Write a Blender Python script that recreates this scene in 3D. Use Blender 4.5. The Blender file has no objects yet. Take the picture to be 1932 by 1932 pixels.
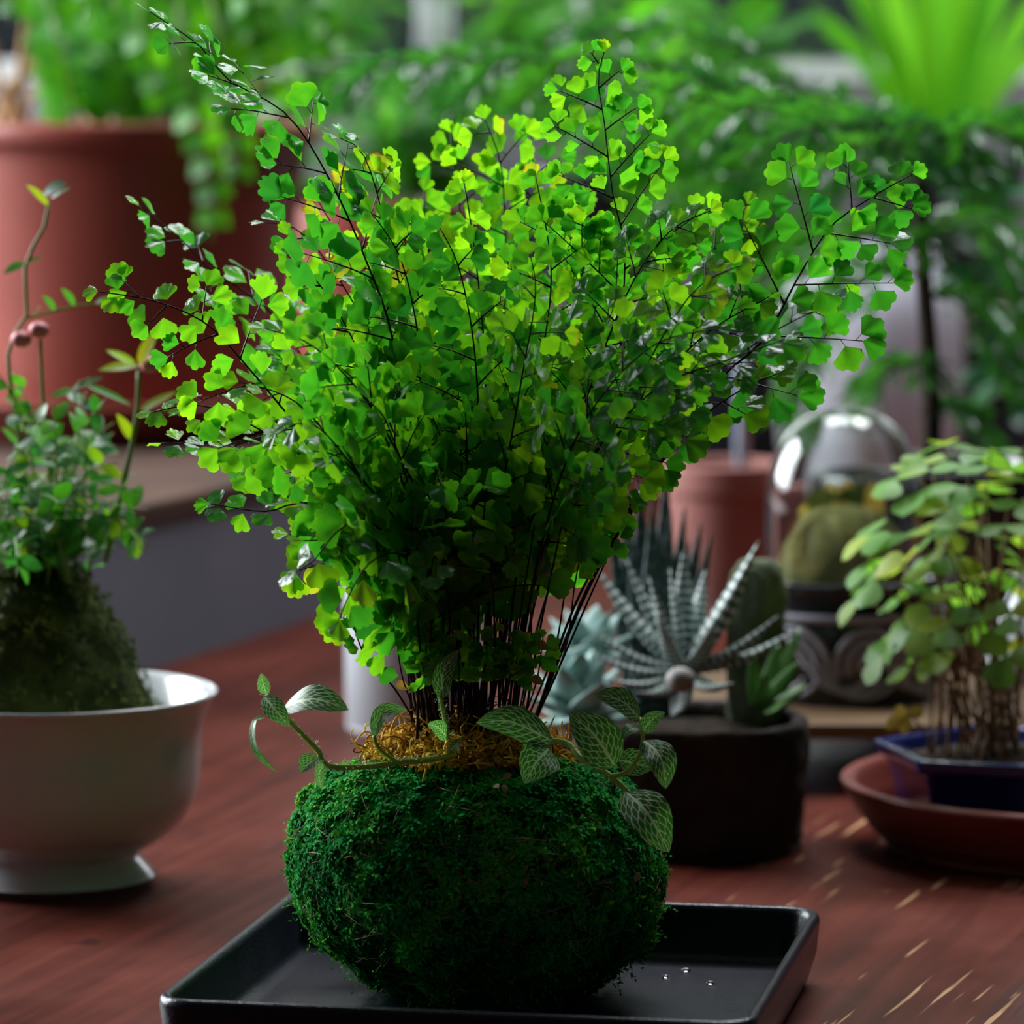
import bpy, math, random
import numpy as np
from mathutils import Vector, noise as mnoise

random.seed(7)
rng = np.random.default_rng(11)
SC = bpy.context.scene
COL = SC.collection
R = math.radians
V = Vector

# ------------------------------------------------------------------ camera
FPX = 8050.0                       # focal length in pixels of the 1932 px frame
CAM = V((0.0, -1.46, 0.32))
PITCH = R(5.7)
cd = bpy.data.cameras.new('camera')
cam = bpy.data.objects.new('camera', cd)
COL.objects.link(cam)
cam.location = CAM
cam.rotation_euler = (R(90) - PITCH, 0, 0)
cd.sensor_width = 36.0
cd.lens = FPX / 1932 * 36.0
cd.clip_start = 0.01
cd.dof.use_dof = True
cd.dof.focus_distance = 1.455
cd.dof.aperture_fstop = 11.0
SC.camera = cam

# ------------------------------------------------------------------ light
w = bpy.data.worlds.new('world')
SC.world = w
w.use_nodes = True
w.node_tree.nodes['Background'].inputs[0].default_value = (0.62, 0.78, 1.0, 1)
w.node_tree.nodes['Background'].inputs[1].default_value = 0.030


def area(name, loc, target, sx, sy, power, color):
    d = bpy.data.lights.new(name, 'AREA')
    d.shape = 'RECTANGLE'
    d.size, d.size_y = sx, sy
    d.energy = power
    d.color = color
    o = bpy.data.objects.new(name, d)
    COL.objects.link(o)
    o.location = loc
    o.rotation_euler = (V(target) - V(loc)).to_track_quat('-Z', 'Y').to_euler()
    return o


# daylight entering by the side window and by the roof window above the plants
area('side_window_daylight_offscreen', (-1.62, 1.28, 0.80), (0.0, 0.20, 0.12), 1.1, 1.1, 118, (0.90, 0.96, 1.0))
area('roof_window_daylight_offscreen', (0.30, 1.45, 2.16), (0.05, 0.1, 0.1), 1.5, 0.9, 92, (0.93, 0.97, 1.0))
area('back_window_daylight_offscreen', (0.05, 2.52, 0.485), (0.05, 0.0, 0.45), 1.85, 0.32, 6.5, (0.93, 0.97, 1.0))

SC.view_settings.view_transform = 'Standard'
SC.view_settings.look = 'None'
SC.view_settings.gamma = 1.0
SC.view_settings.use_curve_mapping = False
SC.view_settings.exposure = 0.0


# ------------------------------------------------------------------ pixels to places
def ray(x, y):
    a, b = (x - 966) / FPX, (966 - y) / FPX
    c, s = math.cos(PITCH), math.sin(PITCH)
    return V((a, c + b * s, b * c - s))


def px(x, y, Y=0.0):
    d = ray(x, y)
    return CAM + d * ((Y - CAM.y) / d.y)


def pxz(x, y, z=0.0):
    d = ray(x, y)
    return CAM + d * ((z - CAM.z) / d.z)


def ppm(Y):
    return FPX / ((Y - CAM.y) * math.cos(PITCH) + 0.2 * math.sin(PITCH))


def proj(p):
    d = V(p) - CAM
    c, s = math.cos(PITCH), math.sin(PITCH)
    f = d.y * c - d.z * s
    u = d.y * s + d.z * c
    return 966 + FPX * d.x / f, 966 - FPX * u / f, f


# ------------------------------------------------------------------ materials
MATS = {}


def newmat(name):
    m = bpy.data.materials.new(name)
    m.use_nodes = True
    nt = m.node_tree
    nt.nodes.clear()
    out = nt.nodes.new('ShaderNodeOutputMaterial')
    MATS[name] = m
    return m, nt, out


def N(nt, kind, **kw):
    n = nt.nodes.new(kind)
    for k, v in kw.items():
        if k.startswith('i_'):
            n.inputs[k[2:].replace('_', ' ')].default_value = v
        else:
            setattr(n, k, v)
    return n


def L(nt, a, b):
    nt.links.new(a, b)


def ramp(nt, fac, stops):
    r = nt.nodes.new('ShaderNodeValToRGB')
    while len(r.color_ramp.elements) < len(stops):
        r.color_ramp.elements.new(0.5)
    for e, (p, c) in zip(r.color_ramp.elements, stops):
        e.position = p
        e.color = (*c, 1) if len(c) == 3 else c
    L(nt, fac, r.inputs[0])
    return r.outputs[0]


def math_(nt, op, a, b=None, c=None):
    n = nt.nodes.new('ShaderNodeMath')
    n.operation = op
    for i, x in enumerate((a, b, c)):
        if x is None:
            continue
        if isinstance(x, (int, float)):
            n.inputs[i].default_value = x
        else:
            L(nt, x, n.inputs[i])
    return n.outputs[0]


def mixc(nt, fac, a, b):
    n = nt.nodes.new('ShaderNodeMix')
    n.data_type = 'RGBA'
    for sock, x in ((n.inputs[0], fac), (n.inputs[6], a), (n.inputs[7], b)):
        if isinstance(x, (int, float)):
            sock.default_value = x
        elif isinstance(x, tuple):
            sock.default_value = (*x, 1)
        else:
            L(nt, x, sock)
    return n.outputs[2]


def noise_(nt, scale, detail=4, rough=0.55, vec=None, out='Fac'):
    n = nt.nodes.new('ShaderNodeTexNoise')
    n.inputs['Scale'].default_value = scale
    n.inputs['Detail'].default_value = detail
    n.inputs['Roughness'].default_value = rough
    if vec is None:
        tc = nt.nodes.new('ShaderNodeTexCoord')
        vec = tc.outputs['Object']
    L(nt, vec, n.inputs['Vector'])
    return n.outputs[out]


def mapped(nt, scale=(1, 1, 1), rot=(0, 0, 0), src='Object', loc=(0, 0, 0)):
    tc = nt.nodes.new('ShaderNodeTexCoord')
    mp = nt.nodes.new('ShaderNodeMapping')
    mp.vector_type = 'TEXTURE'          # turns the pattern first, then stretches it
    mp.inputs['Scale'].default_value = tuple(1 / x for x in scale)
    mp.inputs['Rotation'].default_value = rot
    mp.inputs['Location'].default_value = loc
    L(nt, tc.outputs[src], mp.inputs[0])
    return mp.outputs[0]


def solid(name, c1, c2, rough=0.5, scale=20, spec=0.5, bump=0.0, bscale=200, coat=0.0, stops=None):
    """surface whose colour wanders between two tones"""
    m, nt, out = newmat(name)
    b = nt.nodes.new('ShaderNodeBsdfPrincipled')
    f = noise_(nt, scale)
    col = ramp(nt, f, stops or [(0.3, c1), (0.7, c2)])
    L(nt, col, b.inputs['Base Color'])
    b.inputs['Roughness'].default_value = rough
    b.inputs['Specular IOR Level'].default_value = spec
    b.inputs['Coat Weight'].default_value = coat
    if bump:
        bn = nt.nodes.new('ShaderNodeBump')
        bn.inputs['Strength'].default_value = bump
        bn.inputs['Distance'].default_value = 0.002
        L(nt, noise_(nt, bscale), bn.inputs['Height'])
        L(nt, bn.outputs[0], b.inputs['Normal'])
    L(nt, b.outputs[0], out.inputs[0])
    return m


def leafmat(name, stops, tstops, trans=0.45, rough=0.4, spec=0.5, vein=0.0):
    """thin leaf: light bounces off it and also shines through it"""
    m, nt, out = newmat(name)
    at = N(nt, 'ShaderNodeAttribute', attribute_name='tint')
    nz = noise_(nt, 260, 3)
    f = math_(nt, 'ADD', at.outputs['Fac'], math_(nt, 'MULTIPLY', math_(nt, 'SUBTRACT', nz, 0.5), 0.22))
    col = ramp(nt, f, stops)
    tcol = ramp(nt, f, tstops)
    b = nt.nodes.new('ShaderNodeBsdfPrincipled')
    L(nt, col, b.inputs['Base Color'])
    b.inputs['Roughness'].default_value = rough
    b.inputs['Specular IOR Level'].default_value = spec
    t = nt.nodes.new('ShaderNodeBsdfTranslucent')
    L(nt, tcol, t.inputs[0])
    if vein:
        bn = nt.nodes.new('ShaderNodeBump')
        bn.inputs['Strength'].default_value = vein
        bn.inputs['Distance'].default_value = 0.0006
        L(nt, noise_(nt, 500, 2), bn.inputs['Height'])
        L(nt, bn.outputs[0], b.inputs['Normal'])
    mx = nt.nodes.new('ShaderNodeMixShader')
    mx.inputs[0].default_value = trans
    L(nt, b.outputs[0], mx.inputs[1])
    L(nt, t.outputs[0], mx.inputs[2])
    L(nt, mx.outputs[0], out.inputs[0])
    return m


fern_leaf = leafmat('fern_leaf',
                    [(0.0, (0.006, 0.070, 0.028)), (0.45, (0.018, 0.15, 0.030)), (0.8, (0.085, 0.30, 0.015)),
                     (0.93, (0.28, 0.34, 0.02)), (1.0, (0.22, 0.10, 0.015))],
                    [(0.0, (0.015, 0.24, 0.03)), (0.45, (0.07, 0.46, 0.012)), (0.8, (0.36, 0.80, 0.008)),
                     (0.93, (0.62, 0.62, 0.02)), (1.0, (0.35, 0.16, 0.01))], trans=0.52, rough=0.30, spec=0.7, vein=0.6)
dark_leaf = leafmat('small_green_leaf',
                    [(0.0, (0.010, 0.07, 0.03)), (0.6, (0.03, 0.17, 0.03)), (1.0, (0.20, 0.30, 0.01))],
                    [(0.0, (0.03, 0.22, 0.03)), (0.6, (0.10, 0.42, 0.01)), (1.0, (0.55, 0.62, 0.01))], trans=0.45, rough=0.36, spec=0.4)
oxalis_leaf = leafmat('oxalis_leaf',
                      [(0.0, (0.09, 0.24, 0.05)), (0.6, (0.24, 0.46, 0.13)), (1.0, (0.50, 0.54, 0.08))],
                      [(0.0, (0.12, 0.36, 0.02)), (0.6, (0.25, 0.55, 0.04)), (1.0, (0.6, 0.6, 0.03))], trans=0.45, rough=0.45, spec=0.3)
strap_leaf = leafmat('strap_leaf',
                     [(0.0, (0.03, 0.20, 0.02)), (1.0, (0.10, 0.40, 0.03))],
                     [(0.0, (0.10, 0.50, 0.01)), (1.0, (0.30, 0.80, 0.02))], trans=0.55, rough=0.3, spec=0.6)
frond_leaf = leafmat('hanging_frond_leaf',
                     [(0.0, (0.012, 0.10, 0.012)), (1.0, (0.07, 0.36, 0.012))],
                     [(0.0, (0.04, 0.30, 0.01)), (1.0, (0.22, 0.75, 0.01))], trans=0.5, rough=0.42)
needle = leafmat('pine_needle',
                 [(0.0, (0.006, 0.05, 0.025)), (1.0, (0.05, 0.28, 0.05))],
                 [(0.0, (0.01, 0.12, 0.02)), (1.0, (0.14, 0.60, 0.02))], trans=0.4, rough=0.3, spec=0.9)
round_leaf = leafmat('round_dark_leaf',
                     [(0.0, (0.012, 0.07, 0.03)), (1.0, (0.03, 0.15, 0.04))],
                     [(0.0, (0.02, 0.16, 0.02)), (1.0, (0.06, 0.30, 0.02))], trans=0.3, rough=0.35)
moss_mat = leafmat('living_moss',
                   [(0.0, (0.006, 0.10, 0.022)), (0.5, (0.014, 0.38, 0.065)), (0.85, (0.12, 0.52, 0.03)), (1.0, (0.32, 0.33, 0.09))],
                   [(0.0, (0.02, 0.12, 0.015)), (0.5, (0.03, 0.28, 0.02)), (1.0, (0.18, 0.34, 0.03))], trans=0.28, rough=0.8, spec=0.04)
brown_moss = leafmat('olive_moss',
                     [(0.0, (0.012, 0.03, 0.006)), (0.6, (0.05, 0.085, 0.010)), (1.0, (0.16, 0.17, 0.02))],
                     [(0.0, (0.02, 0.05, 0.006)), (1.0, (0.14, 0.18, 0.02))], trans=0.2, rough=0.7, spec=0.2)
dry_moss = leafmat('dry_sphagnum',
                   [(0.0, (0.30, 0.12, 0.015)), (0.5, (0.70, 0.40, 0.05)), (1.0, (0.88, 0.70, 0.14))],
                   [(0.0, (0.3, 0.12, 0.01)), (1.0, (0.9, 0.65, 0.1))], trans=0.4, rough=0.75, spec=0.2)
fibre_mat = leafmat('dry_fibre', [(0.0, (0.16, 0.10, 0.04)), (1.0, (0.48, 0.38, 0.22))],
                    [(0.0, (0.1, 0.06, 0.02)), (1.0, (0.3, 0.2, 0.1))], trans=0.15, rough=0.7, spec=0.2)
moss_core = solid('moss_core', (0.012, 0.060, 0.014), (0.035, 0.130, 0.026), 0.9, 90, 0.1, 0.8, 400)
olive_core = solid('olive_moss_core', (0.020, 0.030, 0.008), (0.06, 0.08, 0.014), 0.95, 60, 0.1, 0.8, 300)
stem_dark = solid('fern_stem', (0.010, 0.005, 0.004), (0.034, 0.014, 0.010), 0.45, 30, 0.10)
stem_green = solid('fittonia_stem', (0.36, 0.62, 0.07), (0.50, 0.76, 0.14), 0.5, 60, 0.4)
stem_plain = solid('green_stem', (0.10, 0.24, 0.03), (0.22, 0.36, 0.05), 0.5, 40, 0.4)
stem_red = solid('oxalis_stem', (0.17, 0.045, 0.03), (0.20, 0.15, 0.03), 0.5, 30, 0.3)
bark = solid('bark', (0.020, 0.014, 0.010), (0.06, 0.042, 0.03), 0.85, 50, 0.2, 0.6, 200)
stalk_brown = solid('brown_stalk', (0.20, 0.09, 0.03), (0.42, 0.24, 0.10), 0.7, 40, 0.3)
hair_mat = solid('pale_hair', (0.55, 0.68, 0.48), (0.75, 0.85, 0.66), 0.5, 40, 0.4)
tray_mat = solid('black_ceramic', (0.006, 0.007, 0.012), (0.011, 0.013, 0.021), 0.26, 60, 0.28, 0.2, 900)
white_glaze = solid('white_glaze', (0.52, 0.55, 0.57), (0.60, 0.62, 0.63), 0.16, 6, 0.6, coat=0.3)
white_matte = solid('white_ceramic', (0.56, 0.58, 0.63), (0.64, 0.66, 0.70), 0.45, 8, 0.4)
lilac_glaze = solid('pale_lilac_ceramic', (0.62, 0.62, 0.72), (0.72, 0.72, 0.80), 0.35, 8, 0.5)
stone_mat = solid('rough_dark_stone', (0.010, 0.008, 0.008), (0.05, 0.036, 0.030), 0.85, 26, 0.25, 0.9, 110)
terracotta = solid('terracotta', (0.20, 0.036, 0.024), (0.25, 0.052, 0.035), 0.42, 14, 0.35, 0.15, 300)
saucer_mat = solid('terracotta_saucer', (0.17, 0.030, 0.020), (0.26, 0.055, 0.036), 0.38, 16, 0.5, 0.1, 300)
blue_glaze = solid('cobalt_glaze', (0.004, 0.010, 0.10), (0.010, 0.022, 0.20), 0.2, 20, 0.6, coat=0.4)
soil = solid('dark_soil', (0.010, 0.007, 0.005), (0.06, 0.04, 0.025), 0.95, 120, 0.15, 1.0, 300)
black_glaze = solid('black_glaze', (0.006, 0.007, 0.010), (0.02, 0.022, 0.03), 0.2, 14, 0.6)
relief_mat = solid('grey_relief', (0.26, 0.26, 0.29), (0.42, 0.42, 0.46), 0.45, 30, 0.4)
grey_paint = solid('grey_painted_wood', (0.135, 0.155, 0.195), (0.175, 0.195, 0.235), 0.6, 8, 0.35, 0.1, 60)
dark_wood = solid('dark_brown_board', (0.030, 0.014, 0.009), (0.075, 0.034, 0.020), 0.6, 12, 0.35)
tan_wood = solid('tan_board', (0.10, 0.055, 0.022), (0.20, 0.115, 0.05), 0.6, 18, 0.35)
wall_mat = solid('lilac_grey_plaster', (0.17, 0.145, 0.17), (0.27, 0.245, 0.285), 0.9, 3, 0.2, 0.3, 40)
frame_mat = solid('white_painted_frame', (0.62, 0.64, 0.64), (0.72, 0.74, 0.74), 0.5, 6, 0.4)
floor_mat = solid('floor_board', (0.06, 0.04, 0.03), (0.12, 0.08, 0.055), 0.6, 6, 0.3)
pink_bud = solid('pink_bud', (0.62, 0.10, 0.14), (0.78, 0.30, 0.32), 0.5, 60, 0.4)
pale_succ = solid('pale_succulent', (0.20, 0.36, 0.33), (0.42, 0.56, 0.53), 0.55, 40, 0.35)
green_succ = solid('green_succulent', (0.05, 0.16, 0.03), (0.13, 0.30, 0.07), 0.4, 40, 0.4)
pink_clay = solid('pink_clay', (0.36, 0.14, 0.12), (0.44, 0.20, 0.17), 0.6, 12, 0.3)
rod_mat = solid('pale_blue_plastic', (0.45, 0.55, 0.72), (0.55, 0.63, 0.78), 0.4, 8, 0.4)
pebble_mat = solid('pebble', (0.16, 0.15, 0.14), (0.34, 0.31, 0.29), 0.6, 40, 0.4)
dry_leaf = leafmat('dead_leaf', [(0.0, (0.30, 0.15, 0.03)), (1.0, (0.55, 0.38, 0.08))],
                   [(0.0, (0.4, 0.2, 0.03)), (1.0, (0.7, 0.5, 0.08))], trans=0.35, rough=0.6)

# glass
glass, nt, out = newmat('clear_glass')
g = nt.nodes.new('ShaderNodeBsdfPrincipled')
g.inputs['Base Color'].default_value = (0.95, 0.98, 0.96, 1)
g.inputs['Transmission Weight'].default_value = 1.0
g.inputs['Roughness'].default_value = 0.02
g.inputs['IOR'].default_value = 1.45
L(nt, g.outputs[0], out.inputs[0])
pane_glass, nt, out = newmat('window_pane')
g = nt.nodes.new('ShaderNodeBsdfGlossy')
g.inputs['Roughness'].default_value = 0.02
tr = nt.nodes.new('ShaderNodeBsdfTransparent')
mx = nt.nodes.new('ShaderNodeMixShader')
mx.inputs[0].default_value = 0.06
L(nt, tr.outputs[0], mx.inputs[1])
L(nt, g.outputs[0], mx.inputs[2])
L(nt, mx.outputs[0], out.inputs[0])
water, nt, out = newmat('water')
g = nt.nodes.new('ShaderNodeBsdfPrincipled')
g.inputs['Transmission Weight'].default_value = 1.0
g.inputs['Roughness'].default_value = 0.0
g.inputs['IOR'].default_value = 1.33
L(nt, g.outputs[0], out.inputs[0])

# red painted table: grain, pale scratches along the grain, worn and dark spots
table_mat, nt, out = newmat('worn_red_paint')
GR = R(17)
b = nt.nodes.new('ShaderNodeBsdfPrincipled')
grain = noise_(nt, 1.0, 5, 0.6, mapped(nt, (90, 5, 1), (0, 0, -GR)))
big = noise_(nt, 7, 4)
col = ramp(nt, math_(nt, 'ADD', math_(nt, 'MULTIPLY', grain, 0.55), math_(nt, 'MULTIPLY', big, 0.45)),
           [(0.30, (0.026, 0.005, 0.0035)), (0.5, (0.078, 0.015, 0.009)), (0.72, (0.14, 0.032, 0.019))])
scr = noise_(nt, 1.0, 3, 0.55, mapped(nt, (190, 7, 1), (0, 0, R(-19)), loc=(3.1, 0.4, 0)))
patch = noise_(nt, 5.0, 2, 0.5, mapped(nt, (1, 1, 1), loc=(1.7, 0.2, 0)))
sm = ramp(nt, math_(nt, 'ADD', scr, math_(nt, 'MULTIPLY', math_(nt, 'SUBTRACT', patch, 0.5), 0.35)),
          [(0.632, (0, 0, 0)), (0.675, (0.9, 0.9, 0.9))])
sep = nt.nodes.new('ShaderNodeSeparateXYZ')
tco = nt.nodes.new('ShaderNodeTexCoord')
L(nt, tco.outputs['Object'], sep.inputs[0])
usew = ramp(nt, math_(nt, 'ADD', sep.outputs[0], 0.5), [(0.50, (0.0,) * 3), (0.62, (1, 1, 1))])      # the scuffed corner
sm = math_(nt, 'MULTIPLY', sm, usew)
col = mixc(nt, sm, col, (0.46, 0.27, 0.14))
fine = noise_(nt, 1.0, 2, 0.5, mapped(nt, (900, 12, 1), (0, 0, R(24))))
fm = ramp(nt, fine, [(0.72, (0, 0, 0)), (0.78, (0.35, 0.35, 0.35))])
col = mixc(nt, fm, col, (0.30, 0.16, 0.12))
worn = ramp(nt, noise_(nt, 9, 3, 0.55, mapped(nt, (1.6, 0.5, 1), (0, 0, -GR), loc=(0.9, 2.0, 0))), [(0.70, (0, 0, 0)), (0.76, (0.8, 0.8, 0.8))])
col = mixc(nt, worn, col, (0.40, 0.36, 0.33))
spot = ramp(nt, noise_(nt, 34, 2, 0.5), [(0.70, (0, 0, 0)), (0.74, (0.75, 0.75, 0.75))])
col = mixc(nt, spot, col, (0.03, 0.008, 0.006))
L(nt, col, b.inputs['Base Color'])
L(nt, ramp(nt, big, [(0.3, (0.32,) * 3), (0.7, (0.5,) * 3)]), b.inputs['Roughness'])
b.inputs['Specular IOR Level'].default_value = 0.07
bn = nt.nodes.new('ShaderNodeBump')
bn.inputs['Strength'].default_value = 0.35
bn.inputs['Distance'].default_value = 0.001
L(nt, math_(nt, 'SUBTRACT', grain, sm), bn.inputs['Height'])
L(nt, bn.outputs[0], b.inputs['Normal'])
L(nt, b.outputs[0], out.inputs[0])

# fittonia leaf: dark green with a pale net of veins
fit_mat, nt, out = newmat('fittonia_leaf')
uv = N(nt, 'ShaderNodeUVMap', uv_map='UVMap')
sep = nt.nodes.new('ShaderNodeSeparateXYZ')
L(nt, uv.outputs[0], sep.inputs[0])
u, v = sep.outputs[0], sep.outputs[1]
wob = math_(nt, 'MULTIPLY', math_(nt, 'SUBTRACT', noise_(nt, 9, 2, 0.5, uv.outputs[0]), 0.5), 0.07)
a = math_(nt, 'MULTIPLY', math_(nt, 'ABSOLUTE', math_(nt, 'SUBTRACT', u, 0.5)), 2.0)
mid = math_(nt, 'LESS_THAN', a, math_(nt, 'MULTIPLY_ADD', v, -0.05, 0.085))
a13 = math_(nt, 'POWER', a, 1.25)
ph = math_(nt, 'MULTIPLY', math_(nt, 'ADD', math_(nt, 'SUBTRACT', v, math_(nt, 'MULTIPLY', a13, 0.34)), wob), 8.0)
fr = math_(nt, 'FRACT', math_(nt, 'ADD', ph, 8.0))
side = math_(nt, 'LESS_THAN', math_(nt, 'ABSOLUTE', math_(nt, 'SUBTRACT', fr, 0.5)), math_(nt, 'MULTIPLY_ADD', a, -0.04, 0.105))
row = math_(nt, 'FLOOR', math_(nt, 'ADD', ph, 8.5))
sgn = math_(nt, 'MULTIPLY', math_(nt, 'GREATER_THAN', u, 0.5), 0.37)
jit = math_(nt, 'FRACT', math_(nt, 'MULTIPLY', math_(nt, 'ADD', row, sgn), 0.618))
cf = math_(nt, 'FRACT', math_(nt, 'ADD', math_(nt, 'ADD', math_(nt, 'MULTIPLY', a, 3.6), math_(nt, 'MULTIPLY', wob, 3.0)), jit))
cross = math_(nt, 'LESS_THAN', math_(nt, 'ABSOLUTE', math_(nt, 'SUBTRACT', cf, 0.5)), 0.085)
vein = math_(nt, 'MAXIMUM', mid, math_(nt, 'MAXIMUM', math_(nt, 'MULTIPLY', side, 0.95), math_(nt, 'MULTIPLY', cross, 0.8)))
at = N(nt, 'ShaderNodeAttribute', attribute_name='tint')
basec = ramp(nt, math_(nt, 'ADD', math_(nt, 'MULTIPLY', at.outputs['Fac'], 0.6), math_(nt, 'MULTIPLY', noise_(nt, 90), 0.4)),
             [(0.2, (0.007, 0.050, 0.014)), (0.8, (0.025, 0.14, 0.022))])
col = mixc(nt, vein, basec, (0.74, 0.93, 0.60))
b = nt.nodes.new('ShaderNodeBsdfPrincipled')
L(nt, col, b.inputs['Base Color'])
b.inputs['Roughness'].default_value = 0.36
b.inputs['Specular IOR Level'].default_value = 0.3
bn = nt.nodes.new('ShaderNodeBump')
bn.inputs['Strength'].default_value = 0.5
bn.inputs['Distance'].default_value = 0.0006
bn.invert = True
L(nt, vein, bn.inputs['Height'])
L(nt, bn.outputs[0], b.inputs['Normal'])
t = nt.nodes.new('ShaderNodeBsdfTranslucent')
L(nt, mixc(nt, vein, (0.06, 0.34, 0.02), (0.45, 0.75, 0.25)), t.inputs[0])
mx = nt.nodes.new('ShaderNodeMixShader')
mx.inputs[0].default_value = 0.32
L(nt, b.outputs[0], mx.inputs[1])
L(nt, t.outputs[0], mx.inputs[2])
L(nt, mx.outputs[0], out.inputs[0])


def zebra(name, c1, c2, pearl, bands, amount):
    m, nt, out = newmat(name)
    uv = N(nt, 'ShaderNodeUVMap', uv_map='UVMap')
    sep = nt.nodes.new('ShaderNodeSeparateXYZ')
    L(nt, uv.outputs[0], sep.inputs[0])
    wv = math_(nt, 'SINE', math_(nt, 'MULTIPLY_ADD', noise_(nt, 9, 1, 0.5, uv.outputs[0]), 3.0, math_(nt, 'MULTIPLY', sep.outputs[1], bands)))
    wu = math_(nt, 'SINE', math_(nt, 'MULTIPLY', sep.outputs[0], 56.0))
    s = math_(nt, 'ADD', wv, math_(nt, 'MULTIPLY', wu, 0.5))
    mask = ramp(nt, math_(nt, 'MULTIPLY_ADD', s, 0.33, 0.5), [(amount, (0, 0, 0)), (amount + 0.12, (1, 1, 1))])
    col = mixc(nt, mask, ramp(nt, noise_(nt, 30), [(0.3, c1), (0.7, c2)]), pearl)
    b = nt.nodes.new('ShaderNodeBsdfPrincipled')
    L(nt, col, b.inputs['Base Color'])
    b.inputs['Roughness'].default_value = 0.45
    bn = nt.nodes.new('ShaderNodeBump')
    bn.inputs['Strength'].default_value = 0.8
    bn.inputs['Distance'].default_value = 0.001
    L(nt, mask, bn.inputs['Height'])
    L(nt, bn.outputs[0], b.inputs['Normal'])
    L(nt, b.outputs[0], out.inputs[0])
    return m


zebra_leaf = zebra('zebra_succulent', (0.020, 0.065, 0.048), (0.05, 0.14, 0.09), (0.72, 0.78, 0.78), 80.0, 0.56)
warty_leaf = zebra('warty_succulent', (0.008, 0.030, 0.028), (0.016, 0.055, 0.050), (0.16, 0.20, 0.21), 80.0, 0.78)


# ------------------------------------------------------------------ mesh helpers
class MB:
    def __init__(s):
        s.v, s.f, s.t, s.uv = [], [], [], []

    def add(s, verts, faces, tint=0.5, uvs=None):
        o = len(s.v)
        s.v.extend([tuple(p) for p in verts])
        s.f.extend([tuple(i + o for i in f) for f in faces])
        if isinstance(tint, (list, tuple)):
            s.t.extend(tint)
        else:
            s.t.extend([tint] * len(verts))
        s.uv.extend(uvs if uvs else [(0.5, 0.5)] * len(verts))


ORG = {}


def build(mb, name, mat, parent=None, origin=None, smooth=True):
    if origin is None:
        if parent is not None:
            origin = ORG[parent.name]
        else:
            a_ = np.array(mb.v)
            origin = V(((a_[:, 0].min() + a_[:, 0].max()) / 2, (a_[:, 1].min() + a_[:, 1].max()) / 2, a_[:, 2].min()))
    origin = V(origin)
    arr = np.array(mb.v, dtype=float) - np.array(origin)
    me = bpy.data.meshes.new(name)
    me.from_pydata(arr.tolist(), [], mb.f)
    at = me.attributes.new('tint', 'FLOAT', 'POINT')
    at.data.foreach_set('value', np.array(mb.t, dtype=np.float32))
    ul = me.uv_layers.new(name='UVMap')
    idx = np.empty(len(me.loops), dtype=np.int32)
    me.loops.foreach_get('vertex_index', idx)
    ul.data.foreach_set('uv', np.array(mb.uv, dtype=np.float32)[idx].ravel())
    if smooth:
        me.polygons.foreach_set('use_smooth', [True] * len(me.polygons))
    me.materials.append(mat)
    o = bpy.data.objects.new(name, me)
    COL.objects.link(o)
    if parent is not None:
        o.parent = parent
        o.location = origin - ORG[parent.name]
    else:
        o.location = origin
    ORG[o.name] = origin
    return o


def empty(name, loc):
    o = bpy.data.objects.new(name, None)
    COL.objects.link(o)
    o.location = loc
    o.empty_display_size = 0.02
    ORG[o.name] = V(loc)
    return o


def tag(o, label, cat, group=None):
    o['label'] = label
    o['category'] = cat
    if group:
        o['group'] = group
    return o


def structure(o, label=None):
    o['kind'] = 'structure'
    if label:
        o['label'] = label
    return o


def stuff(o, label=None):
    o['kind'] = 'stuff'
    if label:
        o['label'] = label
    return o


def box(mb, lo, hi, frame=None, tint=0.5):
    x0, y0, z0 = lo
    x1, y1, z1 = hi
    vs = [V(p) for p in ((x0, y0, z0), (x1, y0, z0), (x1, y1, z0), (x0, y1, z0), (x0, y0, z1), (x1, y0, z1), (x1, y1, z1), (x0, y1, z1))]
    if frame:
        o, ex, ey = frame
        vs = [o + ex * p.x + ey * p.y + V((0, 0, p.z)) for p in vs]
    mb.add(vs, [(0, 3, 2, 1), (4, 5, 6, 7), (0, 1, 5, 4), (1, 2, 6, 5), (2, 3, 7, 6), (3, 0, 4, 7)], tint)


def bevel(o, width, seg=2):
    m = o.modifiers.new('bevel', 'BEVEL')
    m.width = width
    m.segments = seg
    m.limit_method = 'ANGLE'
    return o


def lathe(mb, prof, center, n=64, noise_amp=0.0, nscale=20, sides=None, rot=0.0, tint=0.5):
    """revolve (radius, z) pairs; sides makes a polygonal pot"""
    cx, cy, cz = center
    vs, fs = [], []
    zmin = min(prof[0][1], prof[1][1], prof[2][1])
    for (r, z) in prof:
        z = max(z, zmin)
        for k in range(n):
            th = 2 * math.pi * k / n + rot
            rr = r
            if sides:
                seg = 2 * math.pi / sides
                tt = ((th - rot) % seg) - seg / 2
                rr = r * math.cos(seg / 2) / math.cos(tt)
            if noise_amp and r > 1e-5:
                rr += noise_amp * mnoise.fractal(V((math.cos(th) * 3, math.sin(th) * 3, z * nscale)), 0.6, 2.0, 4)
            vs.append((cx + rr * math.cos(th), cy + rr * math.sin(th), cz + z))
    for i in range(len(prof) - 1):
        for k in range(n):
            k2 = (k + 1) % n
            fs.append((i * n + k, i * n + k2, (i + 1) * n + k2, (i + 1) * n + k))
    mb.add(vs, fs, tint)


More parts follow.
